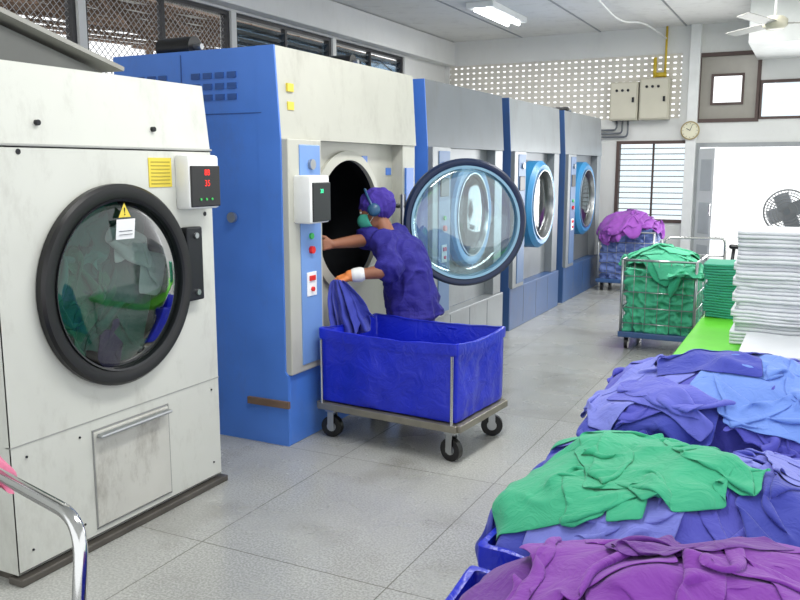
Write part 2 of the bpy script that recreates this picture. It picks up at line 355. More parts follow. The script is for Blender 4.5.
def dryer_white():
    X=-2.66;y0,y1=2.03,3.26; cy,cz=2.62,1.105
    tp=top('tumble_dryer',(-3.25,2.65,0),'white industrial tumble dryer with black-rimmed round door full of laundry','dryer')
    bm=NB(); shell(bm,-3.75,X,y0,y1,.04,1.685)
    prism(bm,[(X,1.685),(X-.035,1.99),(-3.75,1.99),(-3.75,1.685)],y0,y1)
    bmesh.ops.remove_doubles(bm,verts=bm.verts,dist=.0005)
    mk(bm,'body',WHITE,tp)
    bm=NB(); panel_hole(bm,X+.004,y0+.003,y1-.003,.05,1.675,cy,cz,.375); mk(bm,'front_panel',WHITE,tp)
    bx('seam_trim',SEAM,tp,(X-.02,y0-.01,1.68),(X+.010,y1+.005,1.690),.003); bx('panel_seam',SEAM,tp,(X-.02,y0,.55),(X+.006,y1,.555))
    bm=NB(); box(bm,(-3.7,y0+.02,0),(X-.01,y1-.02,.1)); box(bm,(X-.05,y0-.01,0),(X+.03,y1+.02,.03),.006); mk(bm,'plinth',M('dirty_steel',(96,92,86),.5,.5,.2,8),tp)
    drum(tp,X,cy,cz,.375,M('lit_drum_steel',(60,66,66),.4,.5,.1,10))
    d=ring(tp,'porthole_door',X+.01,cy,cz,.43,.364,.038,BLACK)
    bm=NB(); revolve(bm,[(.358,.02),(.358,.036),(.367,.042),(.367,.02)],(X+.01,cy,cz),(1,0,0),72,True); mk(bm,'door_inner_ring',DARK,d,'a')
    pane(d,X+.015,cy,cz,.363,.028,glassmat('dark_smoked_glass',(172,190,186),.12))
    bx('door_hinge',DARK,d,(X+.005,cy+.40,cz-.13),(X+.045,cy+.51,cz+.22),.008)
    for z in (cz-.09,cz+.18): tb('hinge_bolt',STEEL,d,[(X+.04,cy+.46,z),(X+.055,cy+.46,z)],.014,10)
    bm=NB(); obox(bm,(X+.055,2.625,1.345),(.002,.105,.085),(0,.12,0)); s=mk(bm,'paper_notice',PAPER,d)
    bm=NB()
    for k in range(4): obox(bm,(X+.0565,2.625,1.322+k*.015),(.0006,.075,.003),(0,.12,0))
    mk(bm,'notice_print',GREYD,s)
    bm=NB(); v=[bm.verts.new((X+.054,2.625+a,1.395+b)) for a,b in ((-.035,0),(.035,0),(0,.06))]; bm.faces.new(v); wt=mk(bm,'warning_triangle',YEL,d)
    text('!','warning_mark',(X+.0555,2.625,1.418),.045,FX,BLACK,d)
    l=bx('lint_door',M('white_enamel_scuffed',(198,198,190),.4,0,.05,6,dirt=.6),tp,(X,2.43,.08),(X+.012,2.88,.50),.004)
    bm=NB()
    for a,b_,c,e in [(2.424,2.43,.074,.506),(2.88,2.886,.074,.506),(2.424,2.886,.07,.076),(2.424,2.886,.504,.51)]: box(bm,(X,a,c),(X+.008,b_,e))
    mk(bm,'door_gap',M('gap_grey',(140,142,140),.6),l)
    bx('door_handle',STEEL,l,(X+.012,2.44,.475),(X+.05,2.87,.492),.008)
    bm=NB(); box(bm,(X,3.0,1.41),(-2.575,3.22,1.66),.015); c=mk(bm,'control_box',PLW,tp,'a')
    bx('control_face',BLACK,c,(-2.577,3.01,1.42),(-2.567,3.215,1.61),.01)
    LED=M('red_led',(255,40,30),.5,emit=.8)
    text('88','digital_readout',(-2.566,3.12,1.578),.04,FX,LED,c,.0003); text('35','digital_readout',(-2.566,3.12,1.528),.04,FX,LED,c,.0003)
    for a in (-.04,0,.04): tb('control_button',GREENB,c,[(-2.568,3.11+a,1.455),(-2.563,3.11+a,1.455)],.006,10)
    y=bx('warning_sticker',YEL,tp,(X+.002,2.83,1.515),(X+.008,2.975,1.645))
    bm=NB()
    for k in range(7): box(bm,(X+.0085,2.842,1.528+k*.016),(X+.0095,2.963,1.533+k*.016))
    mk(bm,'sticker_print',M('sticker_ink',(170,156,60),.8),y)
    for yy,zz in ((2.26,1.77),(2.88,1.77),(2.16,1.66),(3.2,1.38)): tb('bolt',DARK,tp,[(X-.03,yy,zz),(X+.006,yy,zz)],.011,10)
    for yy in (2.1,2.36,3.2):
        for zz in (.12,.5): tb('screw',DARK,tp,[(X,yy,zz),(X+.008,yy,zz)],.005,8)
    bm=NB()
    P=[(-3.55,1.7,1.99),(-3.55,2.95,1.99),(-3.55,2.95,2.05),(-3.55,1.7,2.37)]
    a=[bm.verts.new(p) for p in P]; b=[bm.verts.new((p[0]+.5,p[1],p[2])) for p in P]
    bm.faces.new(a);bm.faces.new(b[::-1])
    for k in range(4): bm.faces.new((a[k],a[(k+1)%4],b[(k+1)%4],b[k]))
    mk(bm,'vent_hood',M('grey_sheet',(96,98,96),.6,0,.1,5),tp)
    bm=NB(); obox(bm,(-3.3,2.36,2.24),(.62,1.44,.02),(-.247,0,0)); mk(bm,'hood_cover',M('grey_cover',(150,150,144),.5,0,.08,4,dirt=.3),tp)
    return tp
dryer_white()

def dryer_big(y0,y1,front,side,fascia,lower,ringm,label,cy,cz,door=True,zt=2.26,ctrl=True,glassy=GLASSD,dth=.075):
    X=-2.66; xr=-2.76
    tp=top('tumble_dryer',(-3.25,(y0+y1)/2,0),label,'dryer','row of large blue and grey tumble dryers')
    bm=NB(); shell(bm,-3.86,xr,y0,y1,0,zt); mk(bm,'body',side,tp)
    bm=NB(); prism(bm,[(xr,1.76),(X,1.76),(X-.03,zt),(xr-.02,zt)],y0+.012,y1); mk(bm,'fascia',fascia,tp)
    bm=NB(); prism(bm,[(xr-.05,0),(X+.018,0),(X+.018,.42),(X,.44),(X,1.76),(X-.03,zt+.001),(xr-.05,zt+.001)],y0-.002,y0+.012); mk(bm,'side_flange',side,tp)
    bm=NB(); panel_hole(bm,xr+.003,y0+.34,y1-.02,.42,1.76,cy,cz,.40); mk(bm,'front_panel',front,tp)
    bx('skirt',lower,tp,(xr,y0+.012,0),(X+.02,y1,.42),.006)
    for k in (1,2,3): yy=y0+(y1-y0)*k/4; bx('skirt_seam',GREYD,tp,(X+.018,yy-.003,.03),(X+.022,yy+.003,.40))
    bx('hinge_column',front,tp,(xr,y1-.2,.42),(X-.01,y1,1.76),.004)
    c=bx('control_column',front,tp,(xr,y0+.012,.42),(X+.04,y0+.36,1.76),.006)
    cp=bx('control_panel',M('panel_blue',(112,150,208),.4,0,.05,4,dirt=.1) if ctrl else M('panel_grey_blue',(88,116,156),.4,0,.05,4,dirt=.1),c,(X+.038,y0+.12,.46),(X+.047,y0+.335,1.73),.004)
    XP=X+.046
    tb('dial',STEEL,cp,[(XP,y0+.23,1.62),(XP+.02,y0+.23,1.62)],.03,16)
    tb('stop_button',RED,cp,[(XP,y0+.22,1.13),(XP+.02,y0+.22,1.13)],.022,14)
    tb('start_button',GREENB,cp,[(XP,y0+.22,1.21),(XP+.014,y0+.22,1.21)],.018,14)
    lb=bx('instruction_label',PAPER,cp,(XP,y0+.17,.86),(XP+.006,y0+.27,1.0),.002)
    bx('rocker_switch',RED,lb,(XP+.006,y0+.19,.95),(XP+.014,y0+.25,.98),.002); tb('indicator',RED,lb,[(XP+.006,y0+.22,.9),(XP+.018,y0+.22,.9)],.014,10)
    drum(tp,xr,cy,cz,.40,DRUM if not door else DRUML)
    bm=NB(); revolve(bm,[(.40,.0),(.40,.03),(.46,.02),(.46,0)],(xr+.004,cy,cz),(1,0,0),72,True); mk(bm,'opening_collar',front,tp,'a')
    if door:
        d=ring(tp,'porthole_door',xr+.03,cy,cz,.455,.35,dth,ringm)
        bm=NB(); revolve(bm,[(.338,.0),(.338,dth*.7),(.35,dth+.006),(.36,dth+.006),(.36,.0)],(xr+.03,cy,cz),(1,0,0),72,True); mk(bm,'door_inner_ring',STEEL,d,'a')
        pane(d,xr+.03+dth*.5,cy,cz,.345,.05,glassy)
        bx('door_hinge',DARK,d,(xr+.02,cy+.42,cz-.1),(xr+.09,cy+.52,cz+.1),.01)
        bx('door_latch',STEEL,tp,(xr+.0,cy-.52,cz-.06),(xr+.08,cy-.45,cz+.06),.01)
    if ctrl:
        bm=NB(); box(bm,(X+.03,y0+.06,1.29),(-2.51,y0+.27,1.56),.015); cb=mk(bm,'control_box',PLW,c,'a')
        bx('control_face',BLACK,cb,(-2.512,y0+.08,1.30),(-2.502,y0+.265,1.52),.008)
        text('30','digital_readout',(-2.501,y0+.17,1.47),.034,FX,M('green_led',(60,230,160),.5,emit=1.2),cb,.0004)
    else:
        bx('control_face',BLACK,c,(X+.045,y0+.14,1.38),(X+.055,y0+.30,1.52),.006)
    for g in (0,1):
        bm=NB()
        for r in range(3):
            for k in range(4): box(bm,(-3.76+g*.5+k*.085,y0-.008,1.98+r*.06),(-3.70+g*.5+k*.085,y0+.002,2.012+r*.06))
        mk(bm,'side_louver',LOUV,tp)
    bx('side_seam',LOUV,tp,(-3.34,y0-.003,.05),(-3.334,y0+.002,zt-.02)); bx('side_seam',LOUV,tp,(-3.86,y0-.003,1.9),(-2.78,y0+.002,1.905))
    return tp,c
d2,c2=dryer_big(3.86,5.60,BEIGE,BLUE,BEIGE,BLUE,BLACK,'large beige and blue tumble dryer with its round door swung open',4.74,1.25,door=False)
for z_ in (2.02,1.92): bx('sticker',YEL,d2,(-2.685,3.95,z_),(-2.664,4.01,z_+.045))
for yy,zz in ((4.95,1.68),(5.30,1.6)): bx('blue_plate',BLUE,d2,(-2.757,yy,zz-.05),(-2.75,yy+.07,zz))
bx('blue_plate',BLUE,d2,(-2.67,5.43,1.2),(-2.655,5.55,1.6))
tb('side_fitting',STEEL,d2,[(-2.99,3.85,1.32),(-2.99,3.83,1.32)],.03,14)
bx('floor_bracket',RUST,d2,(-2.92,3.84,.23),(-2.63,3.86,.27))
dv=Vector((.78,.62,0)).normalized(); cen=Vector((-2.2,5.44,1.22)); nrm=Vector((dv.y,-dv.x,0))
dd=ring(d2,'porthole_door',0,0,0,.447,.397,.05,M('navy_rubber',(16,34,66),.35),axis=nrm,o=cen-nrm*.02)
bm=NB(); revolve(bm,[(.378,-.05),(.378,.03),(.396,.032),(.396,-.05)],cen,nrm,72,True); mk(bm,'door_inner_ring',M('blue_grey_ring',(130,168,190),.3,.4),dd,'a')
DGT=glassmat('door_glass_tint',(214,232,236),.3)
pane(dd,0,0,0,.39,.04,DGT,axis=nrm,o=cen)
pane(dd,0,0,0,.375,-.10,DGT,name='glass_bowl',axis=nrm,o=cen)
bm=NB(); h0=cen-dv*.43; tube(bm,[h0+Vector((0,0,.12)),h0+Vector((-.09,-.0,.12)),(-2.68,5.3,1.34)],.016,8); tube(bm,[h0-Vector((0,0,.12)),h0+Vector((-.09,-.0,-.12)),(-2.68,5.3,1.1)],.016,8); tube(bm,[h0+Vector((-.02,0,.2)),h0+Vector((-.02,0,-.2))],.02,10)
mk(bm,'door_hinge',STEEL,dd)
LB=M('light_blue_rubber',(52,132,186),.35)
dryer_big(5.80,7.52,GREYP,BLUE,GREYD,GREYP,LB,'grey and blue tumble dryer with steel front beside an open door',6.76,1.2,ctrl=False)
dryer_big(7.72,9.45,GREYP,BLUED,GREYP,BLUED,LB,'grey tumble dryer with thick light blue door ring',8.55,1.22,ctrl=False,dth=.16)
dryer_big(9.66,11.5,GREYP,BLUED,GREYP,BLUED,LB,'grey tumble dryer ending the row beside a wall',10.5,1.22,ctrl=False,dth=.14)
for (x,y,z,s) in ((-3.6,4.15,2.26,.13),(-3.0,5.1,2.26,.1),(-3.0,10.6,2.26,.1)):
    tp=top('exhaust_motor',(x,y,z),'small black exhaust motor on top of the dryer','motor','exhaust motors on the dryers')
    bm=NB(); tube(bm,[(x-s,y,z+s*.55),(x+s,y,z+s*.55)],s*.5,16); mk(bm,'motor_housing',BLACK,tp,'a')
    bm=NB(); box(bm,(x-s*.8,y-s*.5,z),(x+s*.8,y+s*.5,z+.02)); tube(bm,[(x+s,y,z+s*.55),(x+s*1.4,y,z+s*.55)],s*.15,8); mk(bm,'motor_mount',STEEL,tp)

# ------------------------------------------------------------ tub cart
def rrect(L,W,r,n=5,m=22):
    pts=[]
    cs=[(L/2-r,W/2-r,0),(-L/2+r,W/2-r,pi/2),(-L/2+r,-W/2+r,pi),(L/2-r,-W/2+r,3*pi/2)]
    for i,(x,y,a) in enumerate(cs):
        for k in range(n+1): t=a+pi/2*k/n; pts.append((x+r*cos(t),y+r*sin(t)))
        p=pts[-1]; q=cs[(i+1)%4]; q=(q[0]+r*cos(q[2]),q[1]+r*sin(q[2]))
        for k in range(1,m): pts.append((p[0]+(q[0]-p[0])*k/m,p[1]+(q[1]-p[1])*k/m))
    return pts
def tub_cart(cx,cy,rot,L,W,ztop,label,zf=.22,wr=.065,seed=1,grp=None):
    Mx=Matrix.Translation((cx,cy,0))@Matrix.Rotation(rot,4,'Z')
    tp=top('laundry_cart',(cx,cy,0),label,'cart',grp)
    def fin(bm,name,mat,par=tp,sm=False): bm.transform(Mx); return mk(bm,name,mat,par,sm)
    def loops(bm,lv,amp):
        rings=[]
        for z,s,q in lv:
            row=[]
            for x,y in rrect((L-.018)+s*2,(W-.018)+s*2,.012,3,30):
                v=Vector((x*4+seed,y*4,z*3)); k=amp*q*(noise.noise(v)*1.0+ (.5-abs(noise.noise(v*2.3+Vector((0,0,z*6))))*1.6)*.55)
                ex=max(0,1-abs(x)/(L/2)) if abs(y)>W/2-.05 else max(0,1-abs(y)/(W/2))
                o=k*min(1,ex*5)
                dx,dy=(0,math.copysign(1,y)) if abs(y)>W/2-.05 else (math.copysign(1,x),0)
                sag=-.018*min(1,ex*1.5)*(1 if z>ztop-.1 else 0)+.006*noise.noise(Vector((x*9,y*9,seed)))*(1 if z>ztop-.1 else 0)
                row.append(bm.verts.new((x+dx*o,y+dy*o,z+sag)))
            rings.append(row)
        for a,b in zip(rings[:-1],rings[1:]):
            n=len(a)
            for k in range(n): bm.faces.new((a[k],a[(k+1)%n],b[(k+1)%n],b[k]))
        return rings
    bm=NB(); H=ztop-zf
    lv=[(zf+.005,-.02,0),(zf+.01,-.006,.3),(zf+.03,-.002,1)]+[(zf+.03+(H-.05)*k/12,-.002+.002*k/12,1) for k in range(1,13)]+[(ztop-.004,0,.2),(ztop,-.004,.2),(ztop-.01,-.008,.2),(ztop-.2,-.02,.5),(zf+.05,-.03,.2)]
    rg=loops(bm,lv,.022); bm.faces.new(rg[0][::-1]); bm.faces.new(rg[-1]); liner=fin(bm,'tub_liner',VINYL,sm='a')
    bm=NB(); loops(bm,[(ztop-.055,.001,.5),(ztop-.057,.007,.5),(ztop-.03,.009,.3),(ztop+.003,.008,.1),(ztop+.006,.002,.1),(ztop+.003,-.012,.1)],.022); fin(bm,'tub_hem',VINYL,par=liner,sm='a')
    bm=NB(); h=zf-.02
    for s in (-1,1):
        box(bm,(-L/2,s*(W/2)-.02,h-.02),(L/2,s*(W/2)+.02,h+.02),.004); box(bm,(s*L/2-.02,-W/2,h-.02),(s*L/2+.02,W/2,h+.02),.004)
    box(bm,(-L/2,-.02,h-.015),(L/2,.02,h+.015)); box(bm,(-L/2+.02,-W/2+.02,h+.0),(L/2-.02,W/2-.02,h+.018))
    fin(bm,'base_frame',M('worn_steel',(140,136,124),.45,.6,.15,8,dirt=.3))
    for sx in (-1,1):
        for sy in (-1,1):
            bm=NB(); tube(bm,[(sx*(L/2-.03),sy*(W/2+.012),zf),(sx*(L/2-.03),sy*(W/2+.012),ztop-.06)],.009,10); fin(bm,'corner_post',CHROME,sm='a')
            x,y=sx*(L/2-.06),sy*(W/2-.05); a=random.uniform(-.5,.5)
            w=NB(); tube(w,[(x-.018*sin(a),y-.018*cos(a),wr),(x+.018*sin(a),y+.018*cos(a),wr)],wr,24); c=fin(w,'caster',BLACK,sm='a')
            g=NB(); tube(g,[(x-.02*sin(a),y-.02*cos(a),wr),(x+.02*sin(a),y+.02*cos(a),wr)],wr*.45,14)
            for s in (-1,1): obox(g,(x+s*.027*sin(a),y+s*.027*cos(a),wr+.04),(.04,.005,.11),(0,0,-a))
            box(g,(x-.035,y-.03,zf-.065),(x+.035,y+.03,zf-.045),.004); tube(g,[(x,y,zf-.06),(x,y,zf-.03)],.012,8)
            g.transform(Mx); mk(g,'caster_fork',STEEL,c)
    return tp
tub_cart(-2.09,4.36,radians(-5),.93,.62,.665,'blue vinyl laundry tub cart on steel frame with black casters',seed=3)
BG='blue bins heaped with laundry'
tub_cart(-.21,1.42,0,1.02,.86,.6,'blue laundry bin heaped with purple laundry',seed=5,grp=BG)
tub_cart(-.21,2.39,0,1.08,.86,.6,'blue laundry bin heaped with green and lavender laundry',seed=6,grp=BG)
tub_cart(-.19,3.32,0,1.06,.86,.62,'blue laundry bin heaped with violet-blue scrubs',seed=8,grp=BG)
# ------------------------------------------------------------ cloth simulation (position based, numpy)
class Field:
    def __init__(s,x0,x1,y0,y1,f,res=.015):
        s.x0,s.y0,s.res=x0,y0,res; s.nx=int((x1-x0)/res)+1; s.ny=int((y1-y0)/res)+1
        X,Y=np.meshgrid(x0+np.arange(s.nx)*res,y0+np.arange(s.ny)*res,indexing='ij'); s.H=f(X,Y).astype(np.float32)
    def get(s,x,y):
        fx=np.clip((x-s.x0)/s.res,0,s.nx-1.001); fy=np.clip((y-s.y0)/s.res,0,s.ny-1.001); i=fx.astype(np.int32); j=fy.astype(np.int32); a=fx-i; b=fy-j; H=s.H
        return H[i,j]*(1-a)*(1-b)+H[i+1,j]*a*(1-b)+H[i,j+1]*(1-a)*b+H[i+1,j+1]*a*b
    def add(s,P):
        Q=[P,(P[1:]+P[:-1])/2,(P[:,1:]+P[:,:-1])/2,(P[1:,1:]+P[:-1,:-1])/2]
        for q in Q:
            q=q.reshape(-1,3); i=np.clip(np.round((q[:,0]-s.x0)/s.res).astype(int),0,s.nx-1); j=np.clip(np.round((q[:,1]-s.y0)/s.res).astype(int),0,s.ny-1)
            np.maximum.at(s.H,(i,j),q[:,2]-.003)
        H=s.H; B=H.copy(); B[1:-1,1:-1]=(H[1:-1,1:-1]*2+H[:-2,1:-1]+H[2:,1:-1]+H[1:-1,:-2]+H[1:-1,2:])/6
        B2=B.copy(); B2[1:-1,1:-1]=(B[1:-1,1:-1]*2+B[:-2,1:-1]+B[2:,1:-1]+B[1:-1,:-2]+B[1:-1,2:])/6
        s.H=np.maximum(H,B2)
def solve(A,B,rest,k):
    d=B-A; l=np.sqrt(np.einsum('...i,...i->...',d,d))[...,None]+1e-9; c=d*(.5*k*(l-rest)/l); A+=c; B-=c
def cloth(field,c,size,comp,rot,seed,mat,name,label,group,bounds=None,sp=.018,steps=60,cat='laundry',zlift=.03,maxz=None,xf=None,iters=5,solid_=.003,bnd=.17,an=1.25,amp=.045):
    rng=np.random.RandomState(seed); n=max(8,int(size[0]/sp)); m=max(8,int(size[1]/sp))
    U,V=np.meshgrid((np.arange(n)-(n-1)/2)*sp,(np.arange(m)-(m-1)/2)*sp,indexing='ij')
    def nz(sc,amp,anis=1):
        o=np.zeros((n,m))
        for _ in range(5):
            a=rng.uniform(0,2*pi); k=rng.uniform(.6,1.4)*2*pi/sc; o+=np.sin(k*(U*cos(a)+V*sin(a)/anis)+rng.uniform(0,6.28))
        return o*amp/2.2
    x=U*comp/an+nz(.5,.055); y=V*min(.93,comp*an)+nz(.45,.055)
    P=np.zeros((n,m,3),np.float32); P[...,0]=c[0]+x*cos(rot)-y*sin(rot); P[...,1]=c[1]+x*sin(rot)+y*cos(rot)
    h=field.get(P[...,0],P[...,1]); P[...,2]=h*.75+h.mean()*.25+zlift+nz(.15,amp,2.5)+.03
    P[...,2]=np.maximum(P[...,2],h+.01)
    Vv=np.zeros_like(P); dt=.016
    for st in range(steps):
        Q=P.copy(); Vv*=.94; Vv[...,2]-=9.8*dt; P=P+Vv*dt
        for it in range(iters):
            solve(P[0:-1:2],P[1::2][:P[0:-1:2].shape[0]],sp,.9); solve(P[1:-1:2],P[2::2][:P[1:-1:2].shape[0]],sp,.9)
            solve(P[:,0:-1:2],P[:,1::2][:,:P[:,0:-1:2].shape[1]],sp,.9); solve(P[:,1:-1:2],P[:,2::2][:,:P[:,1:-1:2].shape[1]],sp,.9)
            solve(P[:-1,:-1],P[1:,1:],sp*1.414,.2); solve(P[1:,:-1],P[:-1,1:],sp*1.414,.2)
            solve(P[:-2],P[2:],sp*2,bnd); solve(P[:,:-2],P[:,2:],sp*2,bnd); solve(P[:-3],P[3:],sp*3,bnd*.35); solve(P[:,:-3],P[:,3:],sp*3,bnd*.35)
            if bounds:
                wv=.018*np.sin(P[...,1]*23+seed)+.012*np.sin(P[...,1]*51); wx=.018*np.sin(P[...,0]*23+seed)
                P[...,0]=np.clip(P[...,0],bounds[0]+wv,bounds[1]+wv); P[...,1]=np.clip(P[...,1],bounds[2]+wx,bounds[3]+wx)
        hh=field.get(P[...,0],P[...,1])+.007; P[...,2]=np.maximum(P[...,2],hh)
        if maxz: P[...,2]=np.minimum(P[...,2],np.maximum(maxz,hh))
        Vv=(P-Q)/dt; con=P[...,2]<=hh+.003
        Vv[con]*=.3; sp2=np.sqrt((Vv*Vv).sum(-1,keepdims=True)); Vv*=np.minimum(1,1.4/(sp2+1e-9))
    for _ in range(1):
        S=P.copy(); S[1:-1,1:-1]=P[1:-1,1:-1]*.5+(P[:-2,1:-1]+P[2:,1:-1]+P[1:-1,:-2]+P[1:-1,2:])*.125; P=S
    hh=field.get(P[...,0],P[...,1])+.005; P[...,2]=np.maximum(P[...,2],hh)
    if not xf: field.add(P)
    me=bpy.data.meshes.new(name); vs=P.reshape(-1,3).astype(float)
    if xf is not None:
        Mx=np.array(xf); vs=(np.c_[vs,np.ones(len(vs))]@Mx.T)[:,:3]
    lo=vs.min(0); hi=vs.max(0); org=Vector(((lo[0]+hi[0])/2,(lo[1]+hi[1])/2,lo[2]))
    vs=vs-np.array(org); idx=np.arange(n*m).reshape(n,m)
    faces=np.stack([idx[:-1,:-1],idx[1:,:-1],idx[1:,1:],idx[:-1,1:]],-1).reshape(-1,4)
    me.from_pydata(vs.tolist(),[],faces.tolist()); me.polygons.foreach_set('use_smooth',[True]*len(me.polygons)); me.materials.append(mat)
    o=bpy.data.objects.new(name,me); o.location=org; COL.objects.link(o); tag(o,label,cat,group)
    so=o.modifiers.new('t','SOLIDIFY'); so.thickness=solid_; so.offset=-1
    s=o.modifiers.new('s','SUBSURF'); s.levels=1; s.render_levels=1
    return o
def F_(name,c,var=.07,wr=.25): return M(name,c,.85,0,var,5,bump=.06,bscale=120,sheen=.15,wrinkle=wr)
PERI=F_('periwinkle_cotton',(90,96,190)); PERI2=F_('violet_blue_cotton',(74,76,178)); LAV=F_('lavender_cotton',(112,120,202)); SKY=F_('sky_blue_cotton',(102,136,212))
DBL=F_('deep_blue_cotton',(54,64,162)); GRN=F_('surgical_green_cotton',(46,162,120)); GRN2=F_('teal_green_cotton',(52,156,126)); PUR=F_('purple_cotton',(124,50,160)); PUR2=F_('dark_purple_cotton',(102,42,140)); TEAL=F_('pale_teal_cotton',(90,180,166))
f0=.4
def heap(name,x0,x1,y0,y1,f,mat,label):
    bm=NB(); n=40;m=40; g=[]
    for i in range(n):
        r=[]
        for j in range(m):
            x=x0+(x1-x0)*i/(n-1); y=y0+(y1-y0)*j/(m-1); e=min(i,n-1-i,j,m-1-j)
            z=float(f(np.array(x),np.array(y)))-.02+.03*noise.noise(Vector((x*9,y*9,0))); 
            if e==0: z=f0
            r.append(bm.verts.new((x,y,z)))
        g.append(r)
    for i in range(n-1):
        for j in range(m-1): bm.faces.new((g[i][j],g[i+1][j],g[i+1][j+1],g[i][j+1]))
    return mk(bm,name,mat,None,True,label=label,cat='laundry',kind='stuff')
def bins_base(X,Y):
    inside=(X>-.72)&(X<.34)
    def md(cx,ax,cy,ay,p=.7): return np.clip(1-((X-cx)/ax)**2,0,1)**p*np.clip(1-((Y-cy)/ay)**2,0,1)**p
    A=np.where((Y>2.88)&(Y<3.76),.58+.29*md(-.2,.62,3.3,.5),0)
    B=np.where((Y>1.97)&(Y<=2.84),.56+.22*md(-.26,.56,2.38,.48),0)
    C=np.where((Y>1.0)&(Y<=1.87),.56+.24*md(-.02,.66,1.52,.5,.4),0)
    Z=A+B+C+.025*np.sin(X*9+Y*4)*np.sin(Y*11-X*3); return np.where(inside&(A+B+C>0),Z,np.where(inside&(Y>1)&(Y<3.76),.5,.36))
for (a,b,mm,lb) in ((1.03,1.81,PUR2,'purple laundry filling a blue bin'),(2.0,2.78,PERI,'lavender laundry filling a blue bin'),(2.93,3.71,PERI2,'violet-blue laundry filling a blue bin')):
    heap('laundry_heap',-.68,.26,a,b,bins_base,mm,lb)
FD=Field(-1.3,.8,.7,4.1,bins_base,.0125)
G1='violet-blue scrubs heaped in the bin'; G2='green and lavender laundry heaped in the bin'; G3='purple laundry heaped in the bin'
rnd=random.Random(11)
def many(lst,grp,nm,bd):
    for k,(x,y,sx,sy,mt,lb) in enumerate(lst):
        cloth(FD,(x,y),(sx,sy),rnd.uniform(.48,.58),rnd.uniform(0,3.1),rnd.randint(0,9999),mt,nm,lb,grp,bounds=bd)
V1='crumpled violet-blue scrub garment on a laundry heap'; V2='crumpled pale blue scrub garment on a laundry heap'; V3='crumpled lavender sheet spread over a laundry heap'
B1_=(-.84,.5,2.75,3.85)
many([(-.45,3.4,.85,.75,PERI2,V1),(.05,3.4,.8,.75,PERI,V1),(-.5,3.0,.75,.7,DBL,V1),(.05,3.0,.8,.7,PERI2,V1),(-.52,3.2,.6,.55,PERI,V1),(-.25,3.4,.7,.6,LAV,V3),(-.45,3.05,.6,.5,PERI2,V1),(.05,3.25,.6,.5,PERI,V1),(-.42,3.4,.5,.5,PERI,V1),(-.6,3.1,.45,.45,LAV,V3),(-.1,3.1,.8,.6,SKY,V2),(-.42,3.0,.5,.45,PERI,V1),(-.28,3.28,.45,.4,DBL,V1)],G1,'scrub_garment',B1_)
B2_=(-.88,.5,1.93,2.9)
many([(-.55,2.25,.75,.7,PERI2,V1),(-.1,2.2,.8,.7,LAV,V3),(-.6,2.6,.75,.65,DBL,V1),(.05,2.6,.85,.7,PERI,V1),(-.15,2.1,.7,.6,PERI2,V1),(-.66,2.15,.6,.55,DBL,V1),(.1,2.4,.7,.65,PERI,V1),(-.42,2.1,.6,.5,LAV,V3),(-.6,2.7,.6,.5,PERI,V1),(.08,2.2,.6,.5,DBL,V1),(.02,2.55,.5,.45,LAV,V3)],G2,'scrub_garment',B2_)
GL='crumpled surgical green drape lying over lavender laundry'
cloth(FD,(-.52,2.62),(.5,.5),.52,.4,77,GRN,'green_drape',GL,G2,bounds=B2_)
cloth(FD,(-.47,2.27),(.9,.75),.53,-.2,78,GRN,'green_drape',GL,G2,bounds=(-.80,.0,1.99,2.8))
cloth(FD,(-.36,2.34),(.85,.7),.55,.7,79,GRN,'green_drape',GL,G2,bounds=(-.74,-.06,2.04,2.85))
P1='crumpled purple linen on top of a full bin'; B3_=(-.62,.5,1.0,1.97)
many([(-.3,1.65,.75,.65,PUR2,P1),(.05,1.7,.8,.7,PUR,P1),(-.3,1.4,.75,.7,PUR,P1),(.05,1.45,.8,.75,PUR2,P1),(-.3,1.72,.65,.55,PUR,P1),(.1,1.8,.65,.5,PUR,P1),(-.12,1.8,.65,.5,PUR2,P1),(-.12,1.55,.7,.6,PUR,P1),(-.38,1.65,.5,.45,PUR,P1),(.02,1.68,.55,.5,PUR,P1),(-.2,1.75,.45,.4,PUR2,P1)],G3,'purple_linen',B3_)
